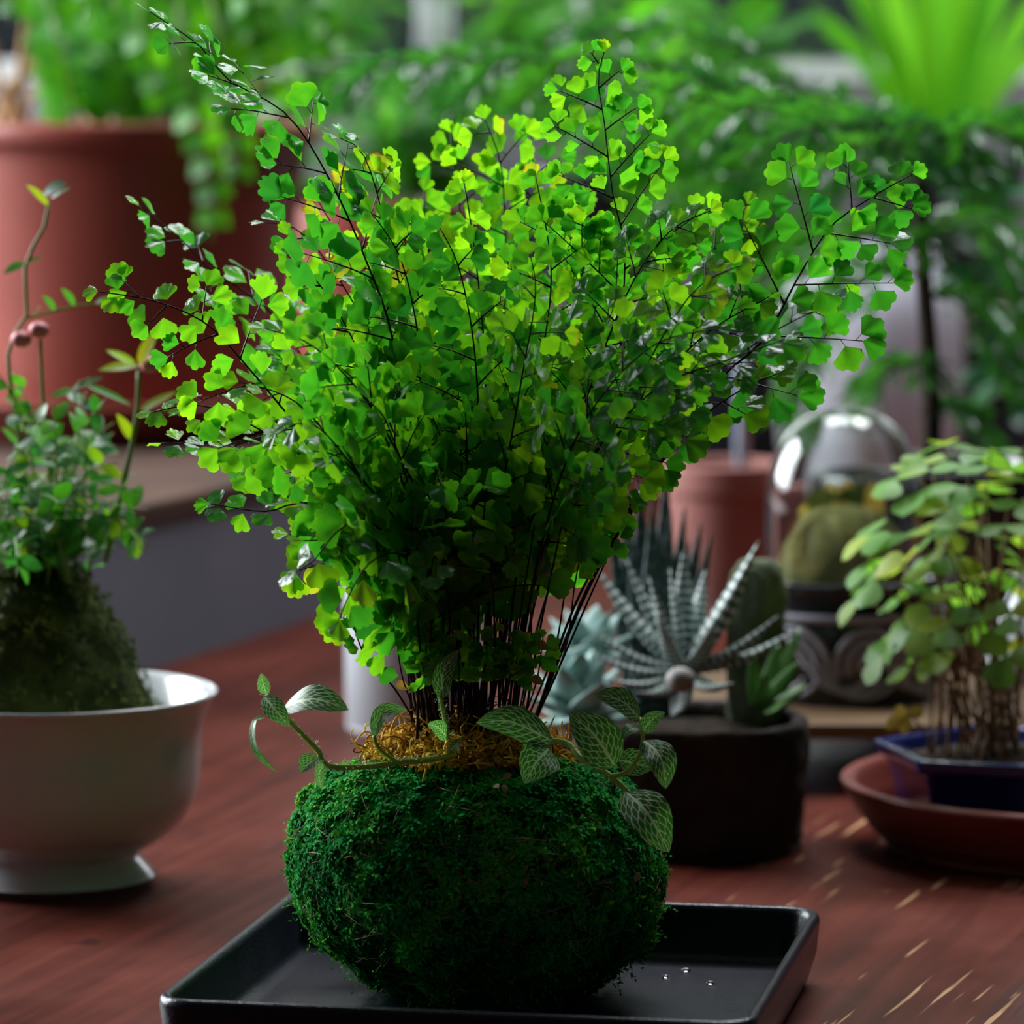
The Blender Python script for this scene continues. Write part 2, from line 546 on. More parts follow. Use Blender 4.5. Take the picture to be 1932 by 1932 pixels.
def smooth_prof(pts, per=6):
    """round off a coarse profile"""
    out_ = []
    P = [V((p[0], p[1], 0)) for p in pts]
    for i in range(len(P) - 1):
        p0, p1, p2, p3 = P[max(i - 1, 0)], P[i], P[i + 1], P[min(i + 2, len(P) - 1)]
        for k in range(per):
            q = catmull(p0, p1, p2, p3, k / per)
            out_.append((max(q.x, 0), q.y))
    out_.append(pts[-1])
    return out_


def catmull(p0, p1, p2, p3, t):
    return 0.5 * ((2 * p1) + (p2 - p0) * t + (2 * p0 - 5 * p1 + 4 * p2 - p3) * t * t + (3 * p1 - p0 - 3 * p2 + p3) * t ** 3)


def curve(pts, n=24):
    """n+1 evenly spaced points of the smooth curve through pts"""
    P = [V(p) for p in pts]
    dense = []
    for i in range(len(P) - 1):
        p0, p1, p2, p3 = P[max(i - 1, 0)], P[i], P[i + 1], P[min(i + 2, len(P) - 1)]
        for k in range(12):
            dense.append(catmull(p0, p1, p2, p3, k / 12))
    dense.append(P[-1])
    ds = [0.0]
    for i in range(1, len(dense)):
        ds.append(ds[-1] + (dense[i] - dense[i - 1]).length)
    tot, res, j = ds[-1], [], 0
    for k in range(n + 1):
        s = tot * k / n
        while j < len(ds) - 2 and ds[j + 1] < s:
            j += 1
        f = (s - ds[j]) / max(ds[j + 1] - ds[j], 1e-9)
        res.append(dense[j].lerp(dense[j + 1], f))
    return res, tot


def tube(mb, pts, r0, r1=None, sides=5, tint=0.5, flat=1.0, up=None):
    r1 = r0 if r1 is None else r1
    n = len(pts)
    vs, fs, uvs = [], [], []
    prev = None
    for i, p in enumerate(pts):
        t_ = (pts[min(i + 1, n - 1)] - pts[max(i - 1, 0)])
        t_ = t_.normalized() if t_.length > 1e-9 else V((0, 0, 1))
        if prev is None:
            ref = up if up is not None else (V((0, 0, 1)) if abs(t_.z) < 0.9 else V((1, 0, 0)))
            prev = ref
        nn = (prev - t_ * prev.dot(t_))
        nn = nn.normalized() if nn.length > 1e-6 else t_.orthogonal().normalized()
        prev = nn
        bb = t_.cross(nn)
        f = i / max(n - 1, 1)
        r = r1(f) if callable(r1) else r0 + (r1 - r0) * f
        for k in range(sides):
            th = 2 * math.pi * k / sides
            vs.append(p + bb * (math.cos(th) * r) + nn * (math.sin(th) * r * flat))
            uvs.append((k / sides, f))
    for i in range(n - 1):
        for k in range(sides):
            k2 = (k + 1) % sides
            fs.append((i * sides + k, i * sides + k2, (i + 1) * sides + k2, (i + 1) * sides + k))
    fs.append(tuple(range(sides - 1, -1, -1)))
    fs.append(tuple((n - 1) * sides + k for k in range(sides)))
    mb.add(vs, fs, tint, uvs)


PROFS = {
    'ovate': lambda v: math.sin(math.pi * min(max(v, 0), 1) ** 0.80) ** 0.75,
    'lance': lambda v: math.sin(math.pi * v ** 0.62) ** 0.9,
    'strap': lambda v: min(1, 0.35 + v * 2.2) * (1 - max(0, (v - 0.75) / 0.25) ** 2.2) ** 0.7,
    'round': lambda v: math.sin(math.pi * v ** 0.95) ** 0.55,
    'heart': lambda v: math.sin(math.pi * v ** 1.35) ** 0.55,
}


def leaf(mb, base, d, nrm, length, width, shape='ovate', curl=0.4, fold=0.15, tint=0.5, nl=6, nw=4, wave=0.0, pts=None):
    """one blade: grid along its midrib, curling away from its face"""
    base, d, nrm = V(base), V(d).normalized(), V(nrm)
    prof = PROFS[shape]
    nrm = (nrm - d * nrm.dot(d))
    nrm = nrm.normalized() if nrm.length > 1e-6 else d.orthogonal().normalized()
    side = d.cross(nrm)
    vs, fs, uvs = [], [], []
    p = base.copy()
    if pts is not None:
        cp, _ = curve(pts, nl)
    for i in range(nl + 1):
        v_ = i / nl
        if pts is not None:
            p = cp[i]
            dd = (cp[min(i + 1, nl)] - cp[max(i - 1, 0)]).normalized()
            side = dd.cross(nrm).normalized()
            n2 = side.cross(dd)
        else:
            ang = curl * v_
            dd = d * math.cos(ang) - nrm * math.sin(ang)
            n2 = nrm * math.cos(ang) + d * math.sin(ang)
            if i:
                p = p + dd * (length / nl)
        hw = width / 2 * max(prof(min(max(v_, 0.0), 1.0)), 0.02)
        for j in range(nw + 1):
            u_ = j / nw * 2 - 1
            vs.append(p + side * (u_ * hw) + n2 * (fold * abs(u_) * hw + wave * hw * math.sin(v_ * 9 + u_ * 2)))
            uvs.append(((u_ + 1) / 2, v_))
    for i in range(nl):
        for j in range(nw):
            q = i * (nw + 1) + j
            fs.append((q, q + 1, q + nw + 2, q + nw + 1))
    mb.add(vs, fs, tint, uvs)


def fan(mb, base, d, nrm, rad, spread, tint, lobes=3, cup=0.15, skew=0.0):
    """maidenhair leaflet: wedge with a scalloped outer edge"""
    d = V(d).normalized()
    nrm = V(nrm)
    nrm = (nrm - d * nrm.dot(d))
    nrm = nrm.normalized() if nrm.length > 1e-6 else d.orthogonal().normalized()
    side = d.cross(nrm)
    na = lobes * 3
    vs, fs, ts = [V(base)], [], [tint]
    tw = random.uniform(-0.25, 0.25)
    rim = random.choice((0.03, 0.05, 0.08, 0.16))
    for ring, rr in ((0, 0.38), (1, 0.76), (2, 1.0)):
        for k in range(na + 1):
            a_ = k / na
            th = (a_ - 0.5) * spread + skew * 0.35
            sc = abs(math.sin(math.pi * a_ * lobes)) ** 0.55
            edge = 1.0 - 0.12 * (1 - sc) - 0.18 * abs(a_ - 0.5) * 2 + skew * 0.25 * (a_ - 0.5)
            r_ = rad * rr * (edge if ring == 2 else (1 - 0.15 * abs(a_ - 0.5) * 2))
            h = -cup * r_ * (r_ / rad) + tw * r_ * (a_ - 0.5) + 0.05 * rad * math.sin(a_ * 12 + tint * 40) * rr
            vs.append(V(base) + d * (math.cos(th) * r_) + side * (math.sin(th) * r_) + nrm * h)
            ts.append(tint + (rim if ring == 2 else 0))
    m_ = na + 1
    for k in range(na):
        fs.append((0, 1 + k, 2 + k))
        for r_ in range(2):
            o_ = 1 + r_ * m_
            fs.append((o_ + k, o_ + m_ + k, o_ + m_ + k + 1, o_ + k + 1))
    mb.add(vs, fs, ts)


def jit3(s):
    return V((random.gauss(0, s), random.gauss(0, s), random.gauss(0, s)))


def ball(mb, c, r, n=10, m=7, squash=1.0, tint=0.5):
    vs, fs = [], []
    for i in range(m + 1):
        ph_ = math.pi * i / m
        for k in range(n):
            th = 2 * math.pi * k / n
            vs.append(V(c) + V((r * math.sin(ph_) * math.cos(th), r * math.sin(ph_) * math.sin(th), r * squash * math.cos(ph_))))
    for i in range(m):
        for k in range(n):
            k2 = (k + 1) % n
            fs.append((i * n + k, (i + 1) * n + k, (i + 1) * n + k2, i * n + k2))
    mb.add(vs, fs, tint)


# ================================================================== SETTING
mb = MB()
box(mb, (-2.6, -2.6, -0.78), (2.6, 3.2, -0.74))
structure(build(mb, 'floor', floor_mat), 'dark boarded floor below the table')

WB = 2.30
XR = 1.9
mb = MB()
wx0, wx1, wz0, wz1 = -0.85, 0.95, 0.325, 0.64
for lo, hi in (((-1.6, WB, -0.74), (wx0, WB + 0.12, 2.1)), ((wx1, WB, -0.74), (XR, WB + 0.12, 2.1)),
               ((wx0, WB, -0.74), (wx1, WB + 0.12, wz0)), ((wx0, WB, wz1), (wx1, WB + 0.12, 2.1))):
    box(mb, lo, hi)
structure(build(mb, 'wall_back', wall_mat, smooth=False), 'lilac grey plastered wall behind the plants')
# ceiling with the roof window
rx0, rx1, ry0, ry1 = -0.5, 1.1, 0.95, 1.95
mb = MB()
for lo, hi in (((-1.6, -2.4, 2.1), (rx0, WB + 0.12, 2.14)), ((rx1, -2.4, 2.1), (XR, WB + 0.12, 2.14)),
               ((rx0, -2.4, 2.1), (rx1, ry0, 2.14)), ((rx0, ry1, 2.1), (rx1, WB + 0.12, 2.14))):
    box(mb, lo, hi)
structure(build(mb, 'ceiling', wall_mat, smooth=False), 'plastered ceiling with the roof window')
wr = empty('window_1', V(((rx0 + rx1) / 2, (ry0 + ry1) / 2, 2.1)))
structure(wr, 'roof window with white painted frame')
mb = MB()
for lo, hi in (((rx0, ry0, 2.09), (rx1, ry0 + 0.03, 2.13)), ((rx0, ry1 - 0.03, 2.09), (rx1, ry1, 2.13)),
               ((rx0, ry0, 2.09), (rx0 + 0.03, ry1, 2.13)), ((rx1 - 0.03, ry0, 2.09), (rx1, ry1, 2.13))):
    box(mb, lo, hi)
build(mb, 'window_frame', frame_mat, wr, smooth=False)
for k in range(2):
    xm = (rx0 + rx1) / 2
    mb = MB()
    box(mb, (rx0 + 0.03 if k == 0 else xm, ry0 + 0.03, 2.108), (xm if k == 0 else rx1 - 0.03, ry1 - 0.03, 2.112))
    build(mb, 'pane', pane_glass, wr, smooth=False)


def window(name, o_, ex, width, z0, z1, nmul):
    root = empty(name, o_ + V((0, 0, z0)))
    structure(root, 'window with white painted frame')
    ey = V((-ex.y, ex.x, 0))
    fr_ = (o_, ex, ey)
    mb = MB()
    t_ = 0.018
    box(mb, (0, -0.02, z0), (width, 0.05, z0 + t_), fr_)
    box(mb, (0, -0.02, z1 - t_), (width, 0.05, z1), fr_)
    box(mb, (0, -0.02, z0), (t_, 0.05, z1), fr_)
    box(mb, (width - t_, -0.02, z0), (width, 0.05, z1), fr_)
    build(mb, 'window_frame', frame_mat, root, smooth=False)
    st = width / nmul
    for k in range(1, nmul):
        mb = MB()
        box(mb, (k * st - 0.015, -0.01, z0 + t_), (k * st + 0.015, 0.04, z1 - t_), fr_)
        build(mb, 'mullion', frame_mat, root, smooth=False)
    for k in range(nmul):
        mb = MB()
        box(mb, (k * st + 0.015, 0.012, z0 + t_), ((k + 1) * st - 0.015, 0.016, z1 - t_), fr_)
        build(mb, 'pane', pane_glass, root, smooth=False)
    return root


XL = -1.50
mb = MB()
for lo, hi in (((XL - 0.1, -2.4, -0.74), (XL, 0.65, 2.1)), ((XL - 0.1, 1.90, -0.74), (XL, WB, 2.1)),
               ((XL - 0.1, 0.65, -0.74), (XL, 1.90, 0.18)), ((XL - 0.1, 0.65, 1.42), (XL, 1.90, 2.1))):
    box(mb, lo, hi)
structure(build(mb, 'wall_left', wall_mat, smooth=False), 'lilac grey plastered wall with the side window')
window('window_2', V((XL - 0.03, 0.65, 0)), V((0, 1, 0)), 1.25, 0.18, 1.42, 2)
window('window_3', V((wx0, WB + 0.03, 0)), V((1, 0, 0)), wx1 - wx0, wz0, wz1, 4)

# ------------------------------------------------------------------ table
tb = empty('table', (0.0, 0.55, -0.74))
tag(tb, 'wooden table with worn and scratched dark red paint under all the pots', 'table')
mb = MB()
box(mb, (-0.95, -0.55, -0.035), (1.05, 2.05, 0.0))
bevel(build(mb, 'tabletop', table_mat, tb, V((0, 0.55, 0)), smooth=False), 0.004)
for sx, sy in ((-0.85, -0.45), (0.95, -0.45), (-0.85, 1.95), (0.95, 1.95)):
    mb = MB()
    box(mb, (sx - 0.03, sy - 0.03, -0.74), (sx + 0.03, sy + 0.03, -0.036))
    build(mb, 'leg', table_mat, tb, V((sx, sy, -0.74)), smooth=False)
mb = MB()
for lo, hi in (((-0.85, -0.46, -0.12), (0.95, -0.44, -0.036)), ((-0.85, 1.94, -0.12), (0.95, 1.96, -0.036)),
               ((-0.86, -0.45, -0.12), (-0.84, 1.95, -0.036)), ((0.94, -0.45, -0.12), (0.96, 1.95, -0.036))):
    box(mb, lo, hi)
build(mb, 'apron', table_mat, tb, smooth=False)

# ------------------------------------------------------------------ black tray
TH = 0.026
fl, br = pxz(303, 1882, TH), pxz(1538, 1712, TH)
tc_ = (fl + br) / 2
diag = br - fl
half = diag.length / 2
ang0 = math.atan2(diag.y, diag.x) - R(45)
ex, ey = V((math.cos(ang0), math.sin(ang0), 0)), V((-math.sin(ang0), math.cos(ang0), 0))
S2 = half / math.sqrt(2) * 1.03           # half side, a little more for the rounded corners


def rsq(h, rad, n=8):
    pts = []
    for cx, cy, a0 in ((h - rad, h - rad, 0), (-(h - rad), h - rad, 90), (-(h - rad), -(h - rad), 180), (h - rad, -(h - rad), 270)):
        for k in range(n + 1):
            th = R(a0 + 90 * k / n)
            pts.append((cx + rad * math.cos(th), cy + rad * math.sin(th)))
    return pts


mb = MB()
rings = [(S2 - 0.007, 0.010, 0.0005), (S2 - 0.004, 0.012, 0.002), (S2 - 0.001, 0.013, 0.012), (S2, 0.013, TH - 0.003), (S2 - 0.0006, 0.0125, TH - 0.001),
         (S2 - 0.002, 0.0115, TH), (S2 - 0.0036, 0.010, TH - 0.0008), (S2 - 0.0044, 0.0095, TH - 0.003), (S2 - 0.0065, 0.009, 0.009),
         (S2 - 0.009, 0.008, 0.0065), (S2 - 0.014, 0.008, 0.006)]
vs, fs = [], []
for h, rad, z in rings:
    for (x, y) in rsq(h, rad):
        vs.append(tc_.xy.to_3d() + ex * x + ey * y + V((0, 0, z)))
m_ = len(rsq(0.1, 0.01))
for i in range(len(rings) - 1):
    for k in range(m_):
        fs.append((i * m_ + k, i * m_ + (k + 1) % m_, (i + 1) * m_ + (k + 1) % m_, (i + 1) * m_ + k))
fs.append(tuple((len(rings) - 1) * m_ + k for k in range(m_)))
fs.append(tuple(range(m_ - 1, -1, -1)))
mb.add(vs, fs)
tray = build(mb, 'tray', tray_mat)
tag(tray, 'square black ceramic tray with rounded corners holding the moss ball', 'tray')

# water drops lying in the tray
for (x, y, r) in ((1227, 1797, 0.0017), (1294, 1834, 0.0019), (1256, 1845, 0.0014), (1340, 1857, 0.0016)):
    c = pxz(x, y, 0.0062)
    mb = MB()
    lathe(mb, [(0.00001, 0), (r * 0.9, 0), (r, r * 0.25), (r * 0.8, r * 0.6), (r * 0.4, r * 0.82), (0.00001, r * 0.88)], c, 14)
    tag(build(mb, 'water_drop', water), 'small clear water drop on the floor of the black tray', 'water drop', 'drops in the black tray')

# ================================================================== MAIN KOKEDAMA
BX = px(906, 1700, 0.0).x
BC = V((BX, 0.0, 0.006 + 0.0435))
BA, BH = 0.0635, 0.0435            # half width and half height of the ball


def ball_surf(th, ph_, grow=0.0):
    """th around, ph 0 top .. pi bottom; flattened, lumpy"""
    s, c = math.sin(ph_), math.cos(ph_)
    sx = abs(s) ** 0.72
    cz = math.copysign(abs(c) ** 0.85, c)
    low = 1.0 - 0.13 * max(0, -cz) ** 1.3
    p = V((math.cos(th) * sx * BA * low, math.sin(th) * sx * BA * low, cz * BH))
    nrm = V((p.x / BA ** 2, p.y / BA ** 2, p.z / BH ** 2)).normalized()
    q = p * 22
    k = 0.0042 * mnoise.fractal(q, 0.8, 2.0, 4) + 0.0016 * mnoise.noise(p * 130)
    return BC + p + nrm * (k + grow), nrm, p


kd = empty('kokedama', V((BX, 0, 0.006)))
tag(kd, 'moss ball planted with a big maidenhair fern and white-veined trailing leaves, in black tray', 'plant')
mb = MB()
nu, nv = 96, 60
vs, fs = [], []
for i in range(nv + 1):
    for k in range(nu):
        vs.append(ball_surf(2 * math.pi * k / nu, math.pi * i / nv, -0.001)[0])
for i in range(nv):
    for k in range(nu):
        k2 = (k + 1) % nu
        fs.append((i * nu + k, (i + 1) * nu + k, (i + 1) * nu + k2, i * nu + k2))
vs = [V((p.x, p.y, max(p.z, 0.0063))) for p in vs]
mb.add(vs, fs)
mball = build(mb, 'moss_ball', moss_core, kd)
mball['label'] = 'dark green moss ball'


def fuzz(n, surf, lmin, lmax, wid, tintf, keep=lambda p, nr: True):
    """tiny curved moss shoots standing on a surface, in tufts"""
    mb = MB()
    made = 0
    while made < n:
        p, nr, loc = surf()
        if not keep(p, nr):
            continue
        dens = mnoise.noise(loc * 150)
        if dens < -0.05 and random.random() < 0.8:
            continue
        k = random.randint(2, 5)
        tn = tintf(loc)
        lift = 0.0022 * max(0, dens) * 2
        for _ in range(k):
            t_ = nr.orthogonal().normalized()
            t_.rotate(__import__('mathutils').Quaternion(nr, random.uniform(0, 6.283)))
            d1 = (nr * random.uniform(0.2, 0.8) + t_).normalized()
            ln = random.uniform(lmin, lmax)
            b0 = p + nr * lift + t_ * random.uniform(0, 0.0008)
            s_ = d1.cross(nr).normalized() * (wid * random.uniform(0.6, 1.3))
            m1 = b0 + d1 * ln * 0.5 + nr * ln * 0.18
            e1 = b0 + d1 * ln - nr * ln * 0.10 + jit3(0.0003)
            tt = min(max(tn + random.gauss(0, 0.16), 0), 1)
            mb.add([b0 - s_ * 0.6, b0 + s_ * 0.6, m1 - s_, m1 + s_, e1], [(0, 1, 3, 2), (2, 3, 4)], tt)
            made += 1
    return mb


def rand_ball():
    th = random.uniform(0, 2 * math.pi)
    if random.random() < 0.75:
        th = random.uniform(math.pi * 0.93, math.pi * 2.07)
    ph_ = math.acos(random.uniform(-0.97, 1.0))
    return ball_surf(th, ph_, 0.0)


mbf = fuzz(46000, rand_ball, 0.0015, 0.0040, 0.00058,
           lambda q: 0.45 + 0.5 * mnoise.noise(q * 45))
mbf.v = [(p[0], p[1], max(p[2], 0.0063)) for p in mbf.v]
stuff(build(mbf, 'moss_fuzz', moss_mat, mball), 'bright green moss shoots')

# longer moss strands that stand off the outline
mb = MB()
for _ in range(240):
    th = random.uniform(math.pi * 0.95, math.pi * 2.05) if random.random() < 0.8 else random.uniform(0, 6.28)
    p, nr, q = ball_surf(th, math.acos(random.uniform(-0.92, 0.85)))
    d1 = (nr + jit3(0.5) + V((0, 0, -0.3))).normalized()
    ln = random.uniform(0.004, 0.009)
    pts = [p, p + d1 * ln * 0.5, p + d1 * ln + V((0, 0, -0.002 * random.random()))]
    tn = random.uniform(0.35, 0.8)
    for s in range(7):
        f = s / 7
        q0 = pts[0].lerp(pts[2], f)
        leaf(mb, q0, d1 + jit3(0.6), jit3(1), 0.0016, 0.0010, 'lance', 0.5, 0, tn, 2, 2)
mb.v = [(p[0], p[1], max(p[2], 0.0063)) for p in mb.v]
stuff(build(mb, 'moss_strand', moss_mat, mball), 'longer green moss strands')

# dry fibres lying across the ball
mb = MB()
for _ in range(420):
    th, ph_ = random.uniform(math.pi * 0.9, math.pi * 2.1), math.acos(random.uniform(-0.8, 0.93))
    dth, dph = random.gauss(0, 0.16), random.gauss(0, 0.10)
    pts = [ball_surf(th + dth * k, ph_ + dph * k, 0.0018 + 0.0008 * math.sin(k * 2))[0] for k in (0, 0.5, 1)]
    tube(mb, pts, 0.00016, 0.00010, 3, random.random())
stuff(build(mb, 'dry_fibre', fibre_mat, mball), 'thin dry brown fibres wound over the ball')
# a few bark chips
for (x, y, Yd) in ((941, 1487, -0.052), (956, 1497, -0.054), (965, 1460, -0.047), (995, 1660, -0.0645), (1206, 1645, -0.045)):
    c = px(x, y, Yd)
    mb = MB()
    leaf(mb, c, jit3(1), V((0, -1, 0.5)), 0.004, 0.0022, 'round', 0.5, 0.2, 0.3, 4, 3)
    build(mb, 'bark_chip', fibre_mat, mball, c)

# ------------------------------------------------------------------ dry sphagnum round the crown
mb = MB()
CR = V((px(885, 1400, 0.0).x, 0.0, BC.z + BH))       # crown of the fern, top of the ball
for _ in range(900):
    rr = 0.036 * math.sqrt(random.random())
    th = random.uniform(0, 6.283)
    hgt = 0.013 * (1 - (rr / 0.038) ** 2)
    c = CR + V((rr * math.cos(th), rr * math.sin(th) * 0.9 - 0.004, -0.003 + random.uniform(0, hgt + 0.002)))
    d1 = (jit3(1) + V((0, 0, 0.25))).normalized()
    d2 = jit3(1).normalized()
    ln = random.uniform(0.004, 0.010)
    pts = [c, c + d1 * ln * 0.5, c + d1 * ln * 0.75 + d2 * ln * 0.35, c + d1 * ln * 0.6 + d2 * ln * 0.7]
    pts, _ = curve(pts, 6)
    tube(mb, pts, 0.00055, 0.0003, 4, random.random(), 0.6)
for _ in range(3200):
    rr = 0.036 * math.sqrt(random.random())
    th = random.uniform(0, 6.283)
    c = CR + V((rr * math.cos(th), rr * math.sin(th) * 0.9 - 0.004, -0.002 + random.uniform(0, 0.014 * max(0, 1 - (rr / 0.036) ** 2) * (0.6 + 0.8 * abs(mnoise.noise(V((rr * 90 * math.cos(th), rr * 90 * math.sin(th), 0))))) + 0.001)))
    leaf(mb, c, jit3(1), jit3(1), random.uniform(0.002, 0.004), 0.0018, 'lance', 1.2, 0.2, random.random(), 3, 2)
stuff(build(mb, 'dry_moss', dry_moss, kd), 'yellow brown dry sphagnum moss at the fern crown')

# ------------------------------------------------------------------ the maidenhair fern
LEAVES = []                         # (frond index, MB, base)
STEMS = []


def add_leaf(fi, base, d, nrm, size, tint):
    mb = MB()
    fan(mb, base, d, nrm, size, random.uniform(1.45, 2.35), min(max(tint + random.gauss(0, 0.09), 0), 1.0),
        random.choice((3, 3, 4, 5)), random.uniform(-0.02, 0.32), random.uniform(-1, 1))
    LEAVES.append((fi, mb, V(base)))


def twig(fi, smb, start, d, nrm, length, size, tint, order, droop):
    """side branch with alternate leaflets; long ones branch again"""
    n = 6
    pts = []
    p, dd = V(start), V(d).normalized()
    for k in range(n + 1):
        pts.append(p.copy())
        dd = (dd + V((0, 0, -droop / n)) + nrm * random.gauss(0, 0.03)).normalized()
        p = p + dd * (length / n)
    tube(smb, pts, 0.00034 if order == 1 else 0.00024, 0.00016, 4)
    gap = size * 0.50
    cnt = max(1, int(length / gap))
    sgn = random.choice((-1, 1))
    for i in range(cnt):
        s = (i + 0.75) / (cnt + 0.2)
        if s > 0.97:
            continue
        k = min(int(s * n), n - 1)
        q = pts[k].lerp(pts[k + 1], s * n - k)
        tg = (pts[k + 1] - pts[k]).normalized()
        side = tg.cross(nrm).normalized() * sgn
        sgn = -sgn
        if order == 1 and length > size * 4.0 and s < 0.6 and i % 2 == 0:
            twig(fi, smb, q, tg * 0.75 + side * 0.8, nrm, length * 0.42 * (1 - s * 0.6), size * 0.95, tint, 2, droop)
            continue
        ld = (tg * 0.55 + side * 0.85 + jit3(0.18)).normalized()
        ln = (nrm + jit3(0.30)).normalized()
        pet = size * 0.28
        tube(smb, [q, q + ld * pet], 0.00016, 0.00013, 3)
        add_leaf(fi, q + ld * pet, ld, ln, size * random.uniform(0.78, 1.12) * (1 - 0.18 * s), tint)
    tg = (pts[-1] - pts[-2]).normalized()
    add_leaf(fi, pts[-1], tg + jit3(0.15), (nrm + jit3(0.25)).normalized(), size * random.uniform(0.75, 1.0), tint)


def frond(pts, leafpx=40, s0=0.45, pin=120, nrm=V((0, -0.6, 0.8)), droop=0.3, npin=None, r0=0.00062, endsize=0.62):
    fi = len(STEMS)
    tint = 0.36 + 0.36 * ((fi * 0.618034) % 1.0)     # age of the frond, whatever its place
    smb = MB()
    P, tot = curve(pts, 40)
    tube(smb, P, r0, 0.00022, 6)
    u = 1 / 5440.0
    size = leafpx * u * 1.48
    pinl = pin * u
    n = npin or max(4, int(tot * (1 - s0) / (size * 0.80)))
    sgn = random.choice((-1, 1))
    nrm = nrm.normalized()
    for i in range(n):
        s = s0 + (1 - s0) * (i + random.uniform(0.2, 0.6)) / n
        k = min(int(s * 40), 39)
        q = P[k].lerp(P[k + 1], s * 40 - k)
        tg = (P[k + 1] - P[k]).normalized()
        nn = (nrm - tg * nrm.dot(tg))
        nn = nn.normalized() if nn.length > 0.05 else tg.orthogonal()
        side = tg.cross(nn).normalized() * sgn
        sgn = -sgn
        f = (s - s0) / (1 - s0)
        ln = pinl * (0.55 + 0.45 * min(1, f * 5)) * (1 - f) ** 0.6 * random.uniform(0.8, 1.15)
        sz = size * (1 - (1 - endsize) * f)
        d = tg * 0.62 + side * 0.85 + jit3(0.10)
        if random.random() < 0.8:
            d2 = tg * 0.5 - side * 0.85 + jit3(0.15)
            add_leaf(fi, q + d2.normalized() * sz * 0.25, d2, (nn + jit3(0.25)).normalized(), sz * 0.9, tint)
        if ln > sz * 0.9:
            twig(fi, smb, q, d, nn, ln, sz, tint, 1, droop)
        else:
            add_leaf(fi, q + d.normalized() * sz * 0.2, d, (nn + jit3(0.25)).normalized(), sz * 0.95, tint)
    tg = (P[-1] - P[-2]).normalized()
    add_leaf(fi, P[-1], tg, (nrm + jit3(0.3)).normalized(), size * endsize * 0.8, tint + 0.08)
    STEMS.append((smb, P[0]))


def crown(x=None):
    xx = x if x is not None else random.uniform(795, 990)
    q = px(xx, 1372, 0)
    return V((q.x, random.uniform(-0.018, 0.018), CR.z + 0.000))


def F(spec, base=None, **kw):
    pts = [crown(base)] + [px(x, y, Y) for x, y, Y in spec]
    frond(pts, **kw)


UPN = V((0, -0.35, 0.95))
CAMN = V((0.05, -0.95, 0.30))
# the long fronds that make the outline, traced from the picture
F([(800, 1050, .0), (745, 660, .0), (690, 490, .0), (620, 335, .0), (540, 215, .0), (430, 150, .0), (375, 85, .0), (282, 22, .0)], 850,
  leafpx=46, s0=0.48, pin=215, nrm=V((0.25, -0.40, 0.9)), droop=0.15)
F([(740, 1080, .0), (640, 900, -.01), (545, 785, -.01), (465, 690, -.01), (395, 615, -.01), (300, 570, -.01), (185, 550, -.01)], 820,
  leafpx=42, s0=0.48, pin=165, nrm=V((-0.2, -0.85, 0.5)), droop=0.25)
F([(760, 1050, .03), (640, 800, .06), (520, 600, .07), (400, 510, .07), (340, 450, .07), (262, 388, .07)], 830,
  leafpx=48, s0=0.52, pin=130, nrm=V((0, -0.3, 0.95)), droop=0.2)
F([(720, 1080, .0), (600, 890, .0), (480, 805, .0), (380, 765, .0), (285, 778, .0)], 810, leafpx=42, s0=0.45, pin=120, nrm=V((0, -0.6, 0.8)), droop=0.3)
F([(720, 1080, .02), (590, 900, .02), (450, 862, .02), (360, 838, .02), (305, 836, .02)], 810, leafpx=40, s0=0.5, pin=100, nrm=V((0, -0.5, 0.85)), droop=0.35)
F([(740, 1080, -.02), (650, 960, -.03), (560, 950, -.04), (500, 965, -.04), (395, 950, -.04)], 820, leafpx=40, s0=0.42, pin=100, nrm=V((0, -0.7, 0.7)), droop=0.5)
F([(780, 1100, -.03), (700, 985, -.06), (640, 1000, -.07), (590, 1060, -.07), (560, 1075, -.07)], 830, leafpx=58, s0=0.5, pin=110, nrm=V((0, -0.8, 0.6)), droop=0.5)
F([(790, 1150, -.03), (760, 1050, -.06), (700, 1060, -.08), (660, 1120, -.08), (640, 1170, -.08)], 840, leafpx=54, s0=0.5, pin=100, nrm=V((0, -0.9, 0.45)), droop=0.6)
F([(870, 1050, .05), (900, 750, .07), (955, 560, .08), (952, 420, .09), (945, 310, .09), (915, 225, .09)], 900,
  leafpx=42, s0=0.50, pin=250, nrm=V((0, -0.75, 0.6)), droop=0.25)
F([(850, 1050, .06), (860, 750, .08), (880, 520, .1), (860, 340, .1), (850, 250, .1)], 880, leafpx=42, s0=0.52, pin=200, nrm=V((0, -0.75, 0.6)), droop=0.25)
F([(890, 1050, .06), (960, 750, .08), (1010, 520, .1), (1010, 360, .1), (1000, 250, .1)], 905, leafpx=40, s0=0.52, pin=200, nrm=V((0, -0.75, 0.6)), droop=0.25)
F([(880, 1050, .03), (915, 750, .03), (905, 560, .03), (885, 400, .03), (875, 345, .03)], 890, leafpx=38, s0=0.60, pin=80, nrm=CAMN, droop=0.2)
F([(960, 1080, .02), (1080, 800, .02), (1165, 600, .02), (1178, 470, .02), (1155, 360, .02), (1140, 230, .02), (1128, 150, .02), (1140, 98, .02)], 950,
  leafpx=35, s0=0.46, pin=250, nrm=V((0.1, -0.8, 0.6)), droop=0.12)
F([(1100, 1130, .01), (1200, 950, .01), (1330, 745, .01), (1440, 640, .01), (1505, 525, .01), (1565, 430, .01), (1640, 375, .01), (1722, 328, .01)], 985,
  leafpx=42, s0=0.60, pin=255, nrm=CAMN, droop=0.05, r0=0.0009)
